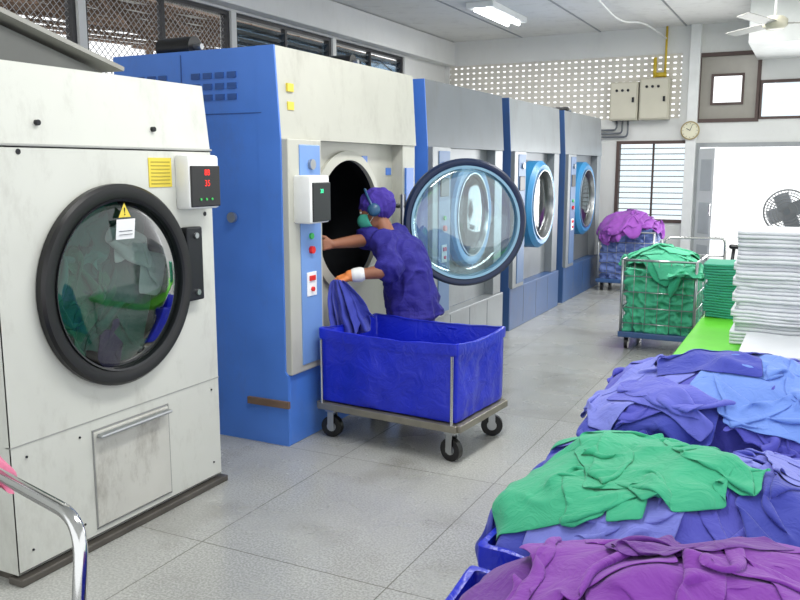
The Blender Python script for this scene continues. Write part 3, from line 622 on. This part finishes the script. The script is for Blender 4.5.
# ------------------------------------------------------------ cage trolleys
def cage(cx,cy,L,W,z0,z1,label,frame_m,cloths,heapm,seed,deckm=None,zh=.8,ob=.06,size=(.65,.55)):
    tp=top('cage_trolley',(cx,cy,0),label,'trolley')
    x0,x1,y0,y1=cx-L/2,cx+L/2,cy-W/2,cy+W/2
    bx('base_deck',deckm or BLUED,tp,(x0-.02,y0-.02,z0-.05),(x1+.02,y1+.02,z0),.008)
    for x in (x0,x1):
        for y in (y0,y1):
            bm=NB(); tube(bm,[(x,y,z0-.02),(x,y,z1)],.013,8); mk(bm,'corner_post',frame_m,tp,True)
            xx=x+(.05 if x==x0 else -.05); yy=y+(.05 if y==y0 else -.05)
            bm=NB(); tube(bm,[(xx-.015,yy,.05),(xx+.015,yy,.05)],.05,16); box(bm,(xx-.02,yy-.02,.06),(xx+.02,yy+.02,z0-.05)); mk(bm,'caster',BLACK,tp,'a')
    for s in range(4):
        bm=NB(); a,b=[((x0,y0),(x1,y0)),((x1,y0),(x1,y1)),((x1,y1),(x0,y1)),((x0,y1),(x0,y0))][s]
        for z in np.linspace(z0+.08,z1,5): tube(bm,[(*a,z),(*b,z)],.005 if z<z1 else .011,6)
        for k in range(1,6): t=k/6; p=(a[0]+(b[0]-a[0])*t,a[1]+(b[1]-a[1])*t); tube(bm,[(*p,z0),(*p,z1)],.003,6)
        mk(bm,'wire_side',frame_m,tp,True)
    bm=NB(); box(bm,(x0+.02,y0+.02,z0),(x1-.02,y1-.02,zh-.1)); bmesh.ops.subdivide_edges(bm,edges=bm.edges,cuts=44,use_grid_fill=True)
    for v in bm.verts:
        q=v.co*6; q.z*=2.4; q.x+=seed; d=.06*(abs(noise.noise(q+noise.noise_vector(q)*.8))*2.2-.5)+.03*abs(noise.noise(v.co*17+noise.noise_vector(v.co*9)))
        c=Vector((cx,cy,v.co.z)); dr=(v.co-c); v.co-= dr.normalized()*(.0+d)
    mk(bm,'packed_laundry',heapm,None,True,label='packed crumpled laundry filling a wire cage trolley',cat='laundry',kind='stuff')
    fd=Field(x0-.3,x1+.3,y0-.3,y1+.3,lambda X,Y: np.where((X>x0)&(X<x1)&(Y>y0)&(Y<y1),zh-.1+.12*np.clip(1-((X-cx)/L*1.6)**2-((Y-cy)/W*1.6)**2,0,1),zh-.5),.02)
    r=random.Random(seed)
    for k,(mt,lb,nm,n) in enumerate(cloths):
        for i in range(n):
            cloth(fd,(r.uniform(x0+.08,x1-.08),r.uniform(y0+.0,y1-.2)),size,.56,r.uniform(0,3),r.randint(0,999),mt,nm,lb,'laundry on a cage trolley',bounds=(x0-ob,x1+ob,y0-ob,y1+ob),sp=.024,steps=50)
GRN3=F_('light_green_cotton',(76,186,144))
cage(-1.18,7.75,.62,.7,.16,.80,'steel wire cage trolley packed with surgical green laundry',STEEL,[(GRN,'crumpled surgical green gown heaped on cage trolley','green_gown',4),(GRN3,'crumpled light green gown heaped on cage trolley','green_gown',4)],GRN3,3,zh=.82,ob=.12,size=(.75,.65))
cage(-2.17,11.2,.7,.6,.16,.78,'steel wire cage trolley piled with purple laundry beside the dryers',STEEL,[(F_('bright_purple_cotton',(160,84,188)),'crumpled purple linen heaped on cage trolley','purple_linen',8)],F_('pale_blue_laundry',(110,130,190)),5,zh=.93,ob=.18,size=(.9,.85))
tp=top('push_trolley',(-1.2,9.9,0),'low flat trolley with chrome tube push handle','trolley')
bm=NB(); tube(bm,bend([(-1.5,9.75,.2),(-1.5,9.75,.82),(-.88,9.95,.82),(-.88,9.95,.2)],.07),.014,8); mk(bm,'push_handle',CHROME,tp,True)
bm=NB(); tube(bm,[(-1.5,9.75,.62),(-.88,9.95,.62)],.009,8); mk(bm,'cross_bar',CHROME,tp,True)
bx('deck',BLUED,tp,(-1.5,9.8,.16),(-.88,10.6,.2),.006)
for x,y in ((-1.42,9.9),(-.96,9.95),(-1.42,10.5),(-.96,10.5)):
    bm=NB(); tube(bm,[(x-.015,y,.05),(x+.015,y,.05)],.05,14); box(bm,(x-.02,y-.02,.06),(x+.02,y+.02,.165)); mk(bm,'caster',BLACK,tp,'a')

# ------------------------------------------------------------ lime table with folded stacks
tp=top('low_table',(-.05,6.6,0),'low table with bright lime green top holding folded linen','table')
bx('table_top',LIME,tp,(-.76,5.1,.37),(.8,7.5,.42),.01)
for x in (-.7,.72):
    for y in (5.2,7.4): bm=NB(); tube(bm,[(x,y,0),(x,y,.37)],.02,10); mk(bm,'leg',STEEL,tp,True)
def folded(bm,x0,x1,y0,y1,z,h,seed):
    prof=[]; k=2
    for i in range(k):
        for t in range(9):
            a=-pi/2+pi*t/8; prof.append((-(cos(a))*h/k*.6, z+h*(i+.5)/k+sin(a)*h/k*.5))
    nx=20; rows=[]
    for i in range(nx+1):
        x=x0+(x1-x0)*i/nx; w=.014*noise.noise(Vector((x*6,seed,z*9))); zz=.008*noise.noise(Vector((x*5,z*2.5,3)))
        ef=.4 if i in(0,nx) else 1
        col=[bm.verts.new((x,y0+p*ef+w+(.012 if i in (0,nx) else 0),q+zz)) for p,q in prof]
        col+= [bm.verts.new((x,y1,z+h+zz)),bm.verts.new((x,y1,z+zz))]
        rows.append(col)
    n=len(rows[0])
    for a,b in zip(rows[:-1],rows[1:]):
        for k2 in range(n): bm.faces.new((a[k2],b[k2],b[(k2+1)%n],a[(k2+1)%n]))
    bm.faces.new(rows[0]); bm.faces.new(rows[-1][::-1])
SHEET=M('white_cotton_sheet',(214,217,222),.9,0,.03,6,bump=.15,bscale=50)
r=random.Random(4)
for cx0,cx1,y0,nn,g in ((-.45,.02,5.95,15,'folded white sheets in a stack'),(.04,.5,5.95,14,'folded white sheets in a stack')):
    z=.42
    for k in range(nn):
        h=.049+r.uniform(-.007,.007); bm=NB(); j=r.uniform(-.02,.02); folded(bm,cx0+j,cx1+j*.5,y0+r.uniform(-.025,.025),y0+.55,z,h,k*3+int(cx0*10)); z+=h+.0006
        mk(bm,'folded_sheet',SHEET,None,'a',label='folded white cotton sheet in a tall stack',cat='sheet',group=g)
z=.42
for k in range(3):
    bm=NB(); folded(bm,-.35,.4,5.2,5.85,z,.035,k+90); z+=.036
    mk(bm,'folded_sheet',SHEET,None,'a',label='folded white sheet in a low stack on table',cat='sheet',group='low stack of white sheets')
z=.42
for k in range(10):
    bm=NB(); j=r.uniform(-.02,.02); folded(bm,-.75+j,-.43+j,6.95,7.35,z,.042,k+40); z+=.043
    mk(bm,'folded_gown',GRN2,None,'a',label='folded surgical green gown in a stack',cat='gown',group='folded green gowns in a stack')

# ------------------------------------------------------------ wall things
for a,b,c,d_ in ((-2.79,-2.39,2.28,2.82),(-2.37,-1.96,2.28,2.86)):
    tp=top('electrical_box',((a+b)/2,FW,c),'beige steel electrical cabinet mounted on the wall','electrical box','electrical cabinets on the far wall')
    bx('cabinet_body',M('cabinet_beige',(190,186,168),.5,0,.04,4),tp,(a,FW-.18,c),(b,FW,d_),.008)
    dr=bx('cabinet_door',M('cabinet_beige2',(202,198,180),.5,0,.04,4),tp,(a+.02,FW-.192,c+.02),(b-.02,FW-.18,d_-.02),.004)
    bx('latch',DARK,dr,(b-.08,FW-.21,c+.25),(b-.05,FW-.19,c+.32))
    for k in range(3): tb('indicator_lamp',DARK,dr,[(a+.1+k*.08,FW-.2,d_-.12),(a+.1+k*.08,FW-.19,d_-.12)],.02,10)
tp=top('conduit',(-2.1,FW,2.8),'grey and yellow conduit pipes running into the electrical cabinets','pipe')
for k in range(3): 
    bm=NB(); tube(bm,bend([(-2.7+k*.08,FW-.05,2.28),(-2.7+k*.08,FW-.05,2.15-k*.05),(-3.1,FW-.05,2.15-k*.05),(-3.1,FW-.05,1.2)],.06),.014,8); mk(bm,'cable',GREYD,tp,True)
bm=NB(); tube(bm,[(-2.05,FW-.05,2.86),(-2.05,FW-.05,3.57)],.016,8); box(bm,(-2.2,FW-.08,2.88),(-2.03,FW-.02,2.94)); tube(bm,[(-2.19,FW-.07,2.86),(-2.19,FW-.07,3.15)],.025,8);  mk(bm,'yellow_pipe',M('yellow_pipe_paint',(206,178,50),.5),tp,True)
tp=top('wall_clock',(-1.69,FW-.1,2.0),'round wall clock with cream face and gold rim','clock')
ck=(-1.66,FW-.1,2.12)
bm=NB(); revolve(bm,[(0,0),(.125,0),(.13,.03),(.112,.04),(.112,.03),(0,.03)],ck,(0,-1,0),40); mk(bm,'clock_case',M('gold_plastic',(168,152,112),.5,.1),tp,'a')
bm=NB(); revolve(bm,[(.112,.032),(0,.032)],ck,(0,-1,0),40); fc=mk(bm,'clock_face',M('cream',(226,222,196),.6),tp)
y=ck[1]-.036; tb('clock_hand',BLACK,fc,[(ck[0],y,ck[2]),(ck[0]-.05,y,ck[2]+.03)],.004,6); tb('clock_hand',BLACK,fc,[(ck[0],y,ck[2]),(ck[0]+.03,y,ck[2]+.085)],.003,6)
bm=NB()
for k in range(12): a=k*pi/6; tube(bm,[(ck[0]+.09*cos(a),y,ck[2]+.09*sin(a)),(ck[0]+.102*cos(a),y,ck[2]+.102*sin(a))],.003,4)
mk(bm,'hour_marks',BLACK,fc)
tp=top('fluorescent_light',(-3.8,10.35,3.5),'ceiling fluorescent light fixture with glowing tubes','light')
bx('light_housing',PLW,tp,(-3.95,9.7,3.5),(-3.6,11.0,3.57),.01)
EM=M('tube_glow',(255,255,255),.5,emit=9)
for x in (-3.85,-3.7): tb('light_tube',EM,tp,[(x,9.75,3.48),(x,10.95,3.48)],.018,10)
bm=NB(); tube(bm,bend([(-2.9,6.0,3.55),(-2.35,9.2,3.5),(-2.3,10.6,3.35),(-2.2,11.6,3.5),(-2.05,12.5,3.4)],.5,10),.012,6); mk(bm,'power_cable',PLW,None,True,label='white power cable running along the ceiling',cat='cable')
cx,cy,cz=-.5,9.5,3.05
tp=top('ceiling_fan',(cx,cy,cz),'white three-bladed ceiling fan on a short rod','fan')
bm=NB(); tube(bm,[(cx,cy,3.57),(cx,cy,cz)],.014,10); revolve(bm,[(0,.52),(.06,.52),(.05,.46),(.014,.44)],(cx,cy,cz),(0,0,1),24); mk(bm,'fan_rod',PLW,tp,True)
bm=NB(); revolve(bm,[(0,-.07),(.08,-.065),(.12,-.03),(.12,.03),(.08,.06),(0,.07)],(cx,cy,cz),(0,0,1),32); mk(bm,'fan_motor',M('cream_metal',(205,200,180),.4),tp,True)
for k in range(3):
    a=radians(10+120*k); b2=NB(); obox(b2,(.42,0,-.01),(.62,.13,.008),(.2,0,0),.003); obox(b2,(.13,0,-.01),(.1,.04,.012),(0,0,0)); b2.transform(T((cx,cy,cz),(1,1,1),(0,0,a))); mk(b2,'fan_blade',M('fan_blade_grey',(160,160,154),.5),tp)
c=Vector((-.32,11.5,1.06)); tp=top('pedestal_fan',(c.x,c.y,0),'pale grey pedestal fan with round wire guard by the doorway','fan')
bm=NB()
for rr,o_ in ((.27,0),(.27,.06),(.2,-.035),(.235,-.02),(.16,-.045),(.12,-.05),(.2,.09)):
    pts=[(c.x+rr*cos(a*pi/20),c.y+o_-.02,c.z+rr*sin(a*pi/20)) for a in range(41)]; tube(bm,pts,.011 if rr>.25 else .005,5,False)
for k in range(40):
    a=k*pi/20; tube(bm,[(c.x+.04*cos(a),c.y-.08,c.z+.04*sin(a)),(c.x+.2*cos(a),c.y-.055,c.z+.2*sin(a)),(c.x+.27*cos(a),c.y-.02,c.z+.27*sin(a)),(c.x+.27*cos(a),c.y+.04,c.z+.27*sin(a)),(c.x+.1*cos(a),c.y+.08,c.z+.1*sin(a))],.003,4,False)
mk(bm,'fan_guard',M('guard_grey',(120,122,124),.5),tp,True)
FBL=M('fan_blade_pale',(128,134,140),.4)
for k in range(4):
    a=k*2*pi/4+.4; b2=NB(); obox(b2,(.135,0,0),(.19,.19,.004),(.35,0,0),.002); b2.transform(T((c.x,c.y,c.z),(1,1,1),(pi/2,0,0))@Matrix.Rotation(a,4,'Z')); mk(b2,'fan_blade',FBL,tp)
tb('fan_motor',FBL,tp,[(c.x,c.y+.02,c.z),(c.x,c.y+.22,c.z)],.06,16)
tb('fan_pole',CHROME,tp,[(c.x,c.y+.14,c.z),(c.x,c.y+.14,.03)],.016,10)
bm=NB(); revolve(bm,[(0,.05),(.04,.05),(.2,.02),(.21,0),(0,0)],(c.x,c.y+.14,0),(0,0,1),32); mk(bm,'fan_base',FBL,tp,'a')
tp=top('stool',(-.75,11.0,0),'small black stool standing near the doorway','stool')
bx('seat',BLACK,tp,(-.92,10.85,.62),(-.58,11.15,.68),.03)
for sx in (-1,1):
    for sy in (-1,1): bm=NB(); tube(bm,[(-.75+sx*.12,11+sy*.11,.63),(-.75+sx*.17,11+sy*.15,0)],.012,8); mk(bm,'leg',DARK,tp,True)
tp=top('push_trolley',(-2.0,1.1,0),'flat trolley with bent chrome tube push handle','trolley')
bm=NB(); tube(bm,bend([(-1.42,1.18,.2),(-1.46,1.29,.80),(-2.15,1.47,.80),(-2.15,1.35,.2)],.1,8),.017,12); mk(bm,'push_handle',CHROME,tp,True)
bx('deck',BLUED,tp,(-2.3,.35,.16),(-1.4,1.4,.2),.01)
for x,y in ((-2.2,.5),(-1.5,.5),(-2.2,1.3),(-1.5,1.3)):
    bm=NB(); tube(bm,[(x-.015,y,.05),(x+.015,y,.05)],.05,14); box(bm,(x-.02,y-.02,.06),(x+.02,y+.02,.165)); mk(bm,'caster',BLACK,tp,'a')
def drape(name,topc,botc,r0,r1,fold,mat,label,cat,seed=0,sq=(1,1)):
    bm=NB(); rows=[]; n=30; m=160; topc=Vector(topc); botc=Vector(botc)
    for i in range(n+1):
        t=i/n; c=topc.lerp(botc,t); row=[]
        for k in range(m):
            a=2*pi*k/m; rr=r0+(r1-r0)*t**.7; w=1+(.12+.3*t)*sin(fold*a+2.5*sin(a+seed)+t*2.5+noise.noise(Vector((t*4,seed,0)))*2)+.35*noise.noise(Vector((cos(a)*2.5,sin(a)*2.5,t*3+seed)))
            row.append(bm.verts.new((c.x+rr*w*cos(a)*sq[0]+.012*sin(t*7+seed)*t,c.y+rr*w*sin(a)*sq[1],c.z+.07*t*noise.noise(Vector((cos(a)*2.2,sin(a)*2.2,seed))))))
        rows.append(row)
    for a,b in zip(rows[:-1],rows[1:]):
        for k in range(m): bm.faces.new((a[k],a[(k+1)%m],b[(k+1)%m],b[k]))
    bm.faces.new(rows[0])
    return mk(bm,name,mat,None,True,label=label,cat=cat)
drape('pink_towel',(-2.0,1.43,.96),(-2.0,1.43,.72),.03,.065,5,F_('pink_cotton',(214,120,150)),'pink towel hung over the chrome trolley handle','towel',2,(1.2,.8))
def hanging(name,topc,L,dirv,lean,mat,label,layers=((0,0),(.9,.025))):
    bm=NB(); topc=Vector(topc); d=Vector(dirv).normalized(); pz=Vector((-d.y,d.x,0)); lean=Vector(lean)
    for ph,off in layers:
        rows=[]; nu=90; nv=34
        for i in range(nv+1):
            v=i/nv; row=[]
            for k in range(nu+1):
                u=-1+2*k/nu; uu=u+.18*sin(u*4+ph*3); w=.028+.10*v**.6; Lz=L*(.82+.18*cos(u*2.2+ph)+.12*noise.noise(Vector((u*2,ph,4))))
                A=.010+.026*v**.8
                p=topc+d*(uu*w+.02*v*noise.noise(Vector((u*1.5,v*3,ph))))+pz*(A*sin(u*8.5+ph*2+v*1.4*sin(u*3+ph))+.012*noise.noise(Vector((u*5,v*5,ph)))-off)+lean*v-Vector((0,0,Lz*v))
                row.append(bm.verts.new(p))
            rows.append(row)
        for a,b in zip(rows[:-1],rows[1:]):
            for k in range(nu): bm.faces.new((a[k],a[k+1],b[k+1],b[k]))
    o=mk(bm,name,mat,None,True,label=label,cat='laundry'); s=o.modifiers.new('t','SOLIDIFY'); s.thickness=.003; return o
hanging('held_scrub_garment',(-2.625,4.41,.915),.34,(.85,.35,0),(.13,-.04,0),DBL,'violet-blue garment held in a gloved hand over the cart')
def upright(y,z,x): return ((0,0,1,x),(1,0,0,y),(0,1,0,z),(0,0,0,1))
flat=lambda: Field(-1,1,-1,1,lambda X,Y: 0*X,.02)
DT=F_('dark_teal_cotton',(40,112,100)); GW=F_('grey_white_linen',(226,228,226)); DG=F_('drum_green_cotton',(40,128,100)); TL2=F_('drum_teal_cotton',(62,148,134)); DP=F_('drum_purple_cotton',(70,46,104))
for k,(y,z,x,sx,sy,mt,lb,nm) in enumerate([(2.62,1.1,-2.86,1.3,1.3,DT,'dark teal laundry inside the dryer drum','tumbling_laundry'),(2.46,1.26,-2.79,.6,.55,TL2,'teal laundry inside the dryer drum','tumbling_laundry'),(2.44,1.03,-2.78,.6,.7,DG,'green laundry inside the dryer drum','tumbling_laundry'),(2.68,.97,-2.79,.75,.6,DT,'dark teal laundry inside the dryer drum','tumbling_laundry'),(2.86,1.22,-2.765,.34,.5,GW,'bunched white linen pressed behind the dryer glass','white_linen'),(2.70,.82,-2.78,.3,.14,DP,'purple laundry inside the dryer drum','tumbling_laundry'),(2.66,1.25,-2.80,.7,.6,DT,'teal laundry inside the dryer drum','tumbling_laundry')]):
    cloth(flat(),(0,0),(sx,sy),.6,k,k+50,mt,nm,lb,'laundry inside the dryer drum',bounds=(-.27,.27,-.25,.25),sp=.022,steps=40,xf=upright(y,z,x),maxz=.10,an=1.0,bnd=.14)
fdc=Field(-2.6,-1.55,3.95,4.75,lambda X,Y:.38+0*X,.02)
for k in range(3):
    cloth(fdc,(-2.25+.15*k,4.36),(.6,.5),.6,k,k+200,(PERI2,DBL,PERI)[k],'scrub_garment','violet-blue scrub garment dropped into the tub cart','garments in the tub cart',bounds=(-2.42,-1.75,4.14,4.58),sp=.024,steps=45)
# ------------------------------------------------------------ worker
W=top('person',(-2.3,4.88,0),'person in navy scrubs, purple cap and mask unloading a dryer','person')
def solid(bm,name,mat,parent,vox=.006,sm=4,disp=None):
    me=bpy.data.meshes.new('t'); bm.to_mesh(me); bm.free(); o=bpy.data.objects.new('t',me); COL.objects.link(o)
    r_=o.modifiers.new('r','REMESH'); r_.mode='VOXEL'; r_.voxel_size=vox
    s=o.modifiers.new('s','SMOOTH'); s.factor=.5; s.iterations=sm
    dg=bpy.context.evaluated_depsgraph_get(); m2=bpy.data.meshes.new_from_object(o.evaluated_get(dg)); bpy.data.objects.remove(o)
    b=NB(); b.from_mesh(m2)
    if disp:
        b.normal_update(); nn=[(v,v.normal.copy()) for v in b.verts]
        for v,n_ in nn: v.co+=n_*disp(v.co)
    return mk(b,name,mat,parent,True)
pel=Vector((-2.36,4.90,.80)); chest=Vector((-2.46,4.87,1.06)); neckb=Vector((-2.53,4.86,1.18)); head=Vector((-2.61,4.85,1.31))
shN=Vector((-2.46,4.69,1.13)); elN=Vector((-2.355,4.59,.965)); wrN=Vector((-2.575,4.465,.935))
shF=Vector((-2.53,5.03,1.14)); elF=Vector((-2.65,4.78,1.13)); wrF=Vector((-2.715,4.49,1.125))
hipN=pel+Vector((0,-.08,-.04)); hipF=pel+Vector((0,.08,-.04)); knN=Vector((-2.39,4.82,.43)); knF=Vector((-2.30,4.99,.43)); anN=Vector((-2.33,4.83,.08)); anF=Vector((-2.22,5.0,.08))
fd=Vector((-.86,-.40,-.33)).normalized(); lf=Vector((0,-1,0)); lf=(lf-fd*lf.dot(fd)).normalized(); up=fd.cross(lf); 
if up.z<0: up=-up
R=Matrix((fd,lf,up)).transposed()
def HP(a,b,c): return head+fd*a+lf*b+up*c
def hand(bm,wr,d,nrm,thumb,cu=(25,40,30),sc=.92,fat=0):
    d=Vector(d).normalized(); n=Vector(nrm); n=(n-d*n.dot(d)).normalized(); s=d.cross(n)*thumb
    for off in (-.026,-.009,.009,.026): chain(bm,[(wr+s*off*.5,.017+fat),(wr+(d*.075+s*off)*sc,.0125+fat)],.012)
    for i,(off,ln) in enumerate(((.029,.068),(.010,.078),(-.010,.073),(-.028,.058))):
        p=wr+(d*.075+s*off)*sc; a=0; nodes=[(p,.0098+fat)]
        for j,fr in enumerate((.45,.32,.23)):
            a+=radians(cu[j]+(i*3)); p=p+(d*cos(a)+n*sin(a)+s*off*1.5)*ln*fr*sc; nodes.append((p.copy(),.0092-.0009*j+fat))
        chain(bm,nodes,.007)
    p=wr+(d*.02+s*.022)*sc; q=p+(d*.03+s*.03+n*.012)*sc; q2=q+(d*.028+s*.008+n*.016)*sc; q3=q2+(d*.02+n*.012)*sc
    chain(bm,[(p,.013+fat),(q,.0115+fat),(q2,.0105+fat),(q3,.009+fat)],.008)
bm=NB()
chain(bm,[(pel,(.11,.15,.10)),(chest,(.11,.15,.10))],.03)
chain(bm,[(neckb-Vector((-.02,0,.03)),.058),(head-fd*.03-up*.06,.05)],.015)
for sh,el,wr in ((shN,elN,wrN),(shF,elF,wrF)): chain(bm,[(chest+(sh-chest)*.5,.06),(sh,.055),(sh.lerp(el,.5),.048),(el,.042),(el.lerp(wr,.3),.043),(wr,.028)],.012)
for h_,k_,a_ in ((hipN,knN,anN),(hipF,knF,anF)):
    chain(bm,[(h_,.09),(h_.lerp(k_,.4),.08),(k_,.054),(k_.lerp(a_,.3),.054),(a_,.034)],.02); chain(bm,[(a_-Vector((-.03,0,.04)),.034),(a_+Vector((-.13,-.01,-.05)),.026)],.015)
ell(bm,HP(0,0,.012),(.092,.075,.10),R,24,18); ell(bm,HP(.022,0,-.05),(.064,.054,.06),R,20,14); ell(bm,HP(.085,0,-.07),(.018,.03,.016),R)
chain(bm,[(HP(.088,0,.012),.009),(HP(.104,0,-.022),.0125)],.006); ell(bm,HP(.09,0,-.05),(.012,.024,.009),R)
for s in (-1,1): ell(bm,HP(-.005,s*.076,-.002),(.02,.009,.032),R); ell(bm,HP(.072,s*.03,.035),(.018,.024,.008),R)
hand(bm,wrN,wrN-elN+Vector((-.02,-.08,-.08)),(0.2,.6,-.9),-1)
hand(bm,wrF,wrF-elF+Vector((-.05,0,0)),(-1,.1,-.1),-1,cu=(35,50,35))
solid(bm,'body',SKIN,W,.0045,4)
def wrk(p):
    q=Vector((p.x*8,p.y*8,p.z*4.5)); q+=noise.noise_vector(p*5)*1.0
    return .026*(.33-abs(noise.noise(q))*2)+.006*noise.noise(p*22)
bm=NB()
bk=pel+Vector((.03,0,-.15))
chain(bm,[(bk,(.185,.215,.05)),(pel,(.175,.205,.10)),(pel.lerp(chest,.5)+Vector((.035,0,0)),(.165,.195,.11)),(chest+Vector((.03,0,0)),(.155,.20,.11)),(neckb+Vector((.04,0,-.03)),(.085,.115,.05))],.025)
for sh,el,k in ((shN,elN,.88),(shF,elF,.85)): e=sh.lerp(el,k); chain(bm,[(chest+(sh-chest)*.5,.11),(sh,.084),(sh.lerp(e,.6),.084),(e,.094)],.014)
solid(bm,'scrub_shirt',NAVY,W,.007,3,wrk)
bm=NB()
for h_,k_,a_ in ((hipN,knN,anN),(hipF,knF,anF)): chain(bm,[(h_,.115),(h_.lerp(k_,.5),.10),(k_,.078),(a_+Vector((0,0,.03)),.068)],.02)
solid(bm,'scrub_trousers',NAVY,W,.01,3,wrk)
for a_ in (anN,anF):
    bm=NB(); chain(bm,[(a_+Vector((.03,0,-.045)),(.045,.042,.032)),(a_+Vector((-.15,-.01,-.052)),(.04,.042,.026))],.015); solid(bm,'shoe',BLACK,W,.008)
Ri=R.transposed()
bm=NB(); ell(bm,HP(-.038,0,.042),(.122,.104,.112),R,72,48)
dl=[v for v in bm.verts if (Ri@(v.co-head)).dot(Vector((.62,0,-.78)))>.022 and (Ri@(v.co-head)).x>-.055 or (Ri@(v.co-head)).z<-.07]
bmesh.ops.delete(bm,geom=dl,context='VERTS')
for v in bm.verts:
    l=Ri@(v.co-head); a=atan2(l.y,l.x+.03); v.co+=(v.co-head).normalized()*(.012*noise.noise(v.co*26)+.006*sin(a*18)*max(0,1-(l.z+.05)/.15))
cp=mk(bm,'cap',PURC,W,True); so=cp.modifiers.new('t','SOLIDIFY'); so.thickness=.003
bm=NB(); pts=[HP(.082*cos(a)-.01,.086*sin(a),.055-.03*(1-cos(a))) for a in np.linspace(-pi*.8,pi*.8,30)]; tube(bm,pts,.006,6); mk(bm,'cap_band',PURC,cp,True)
bm=NB(); ell(bm,HP(.022,0,-.036),(.106,.074,.068),R,32,24)
bmesh.ops.delete(bm,geom=[v for v in bm.verts if (Ri@(v.co-head)).x<.024],context='VERTS'); mk_=mk(bm,'face_mask',TEALM,W,True); so=mk_.modifiers.new('t','SOLIDIFY'); so.thickness=.002
for s in (-1,1):
    bm=NB(); tube(bm,[HP(.045,s*.062,-.01),HP(0,s*.083,.01)],.002,5); mk(bm,'mask_strap',PLW,mk_)
    bm=NB(); tube(bm,[HP(.045,s*.055,-.06),HP(0,s*.082,-.03)],.002,5); mk(bm,'mask_strap',PLW,mk_)
DTP=M('dark_teal_plastic',(40,84,120),.35)
for s in (-1,1):
    bm=NB(); ell(bm,HP(.078,s*.031,.022),(.011,.014,.009),R); e=mk(bm,'eye',PLW,W,True)
    bm=NB(); ell(bm,HP(.086,s*.031,.022),(.005,.006,.006),R); mk(bm,'iris',BLACK,e,True)
    bm=NB(); chain(bm,[(HP(.09,s*.016,.045),.003),(HP(.085,s*.045,.046),.003)],.004); mk(bm,'eyebrow',BLACK,W,True)
    bm=NB(); b3=HP(-.012,s*.096,0.004); revolve(bm,[(0,.028),(.032,.028),(.043,.014),(.043,-.018),(0,-.018)],b3,lf*s,24); ec=mk(bm,'ear_defender',DTP,W,True)
bm=NB(); tube(bm,[HP(-.012+.02*sin(a),.114*cos(a),.015+.148*sin(a)) for a in np.linspace(0,pi,20)],.008,8); mk(bm,'ear_defender_band',DTP,W,True)
bm=NB(); hand(bm,wrN,wrN-elN+Vector((-.02,-.08,-.08)),(0.2,.6,-.9),-1,fat=.004); chain(bm,[(wrN,.036),(wrN.lerp(elN,.22),.045)],.01)
gl_=solid(bm,'work_glove',ORANGE,W,.004,2)
bm=NB(); chain(bm,[(wrN.lerp(elN,.14),.0455),(wrN.lerp(elN,.24),.0475)],.006); solid(bm,'glove_cuff',PLW,gl_,.005,2)
# ------------------------------------------------------------ light
w=bpy.data.worlds.new('world'); SC.world=w; w.use_nodes=True; bg=w.node_tree.nodes['Background']; bg.inputs[0].default_value=(.965,.985,1,1); bg.inputs[1].default_value=1.6
def area(loc,rot,sx,sy,p,c=(1,1,1)):
    l=bpy.data.lights.new('area','AREA'); l.shape='RECTANGLE'; l.size=sx; l.size_y=sy; l.energy=p; l.color=c
    o=bpy.data.objects.new('area_light',l); o.location=loc; o.rotation_euler=rot; COL.objects.link(o)
W_=(1,.99,.965)
area((-1.2,3.5,3.5),(0,0,0),.5,3,95,W_); area((-1.2,8.5,3.5),(0,0,0),.5,3,115,W_); area((-3.77,10.35,3.45),(0,0,0),.3,1.2,40,W_)
area((-.4,12.4,1.2),(radians(-90),0,0),1.8,1.6,80)  # no lamp stands here; added for a daylight glow from the doorway

cam=bpy.data.cameras.new("camera"); co=bpy.data.objects.new("camera",cam); COL.objects.link(co)
co.location=(0,0,1.6); co.rotation_euler=(pi/2-radians(9.04),0,radians(26.5)); cam.sensor_width=36; cam.lens=37.35; cam.clip_start=.05
SC.camera=co
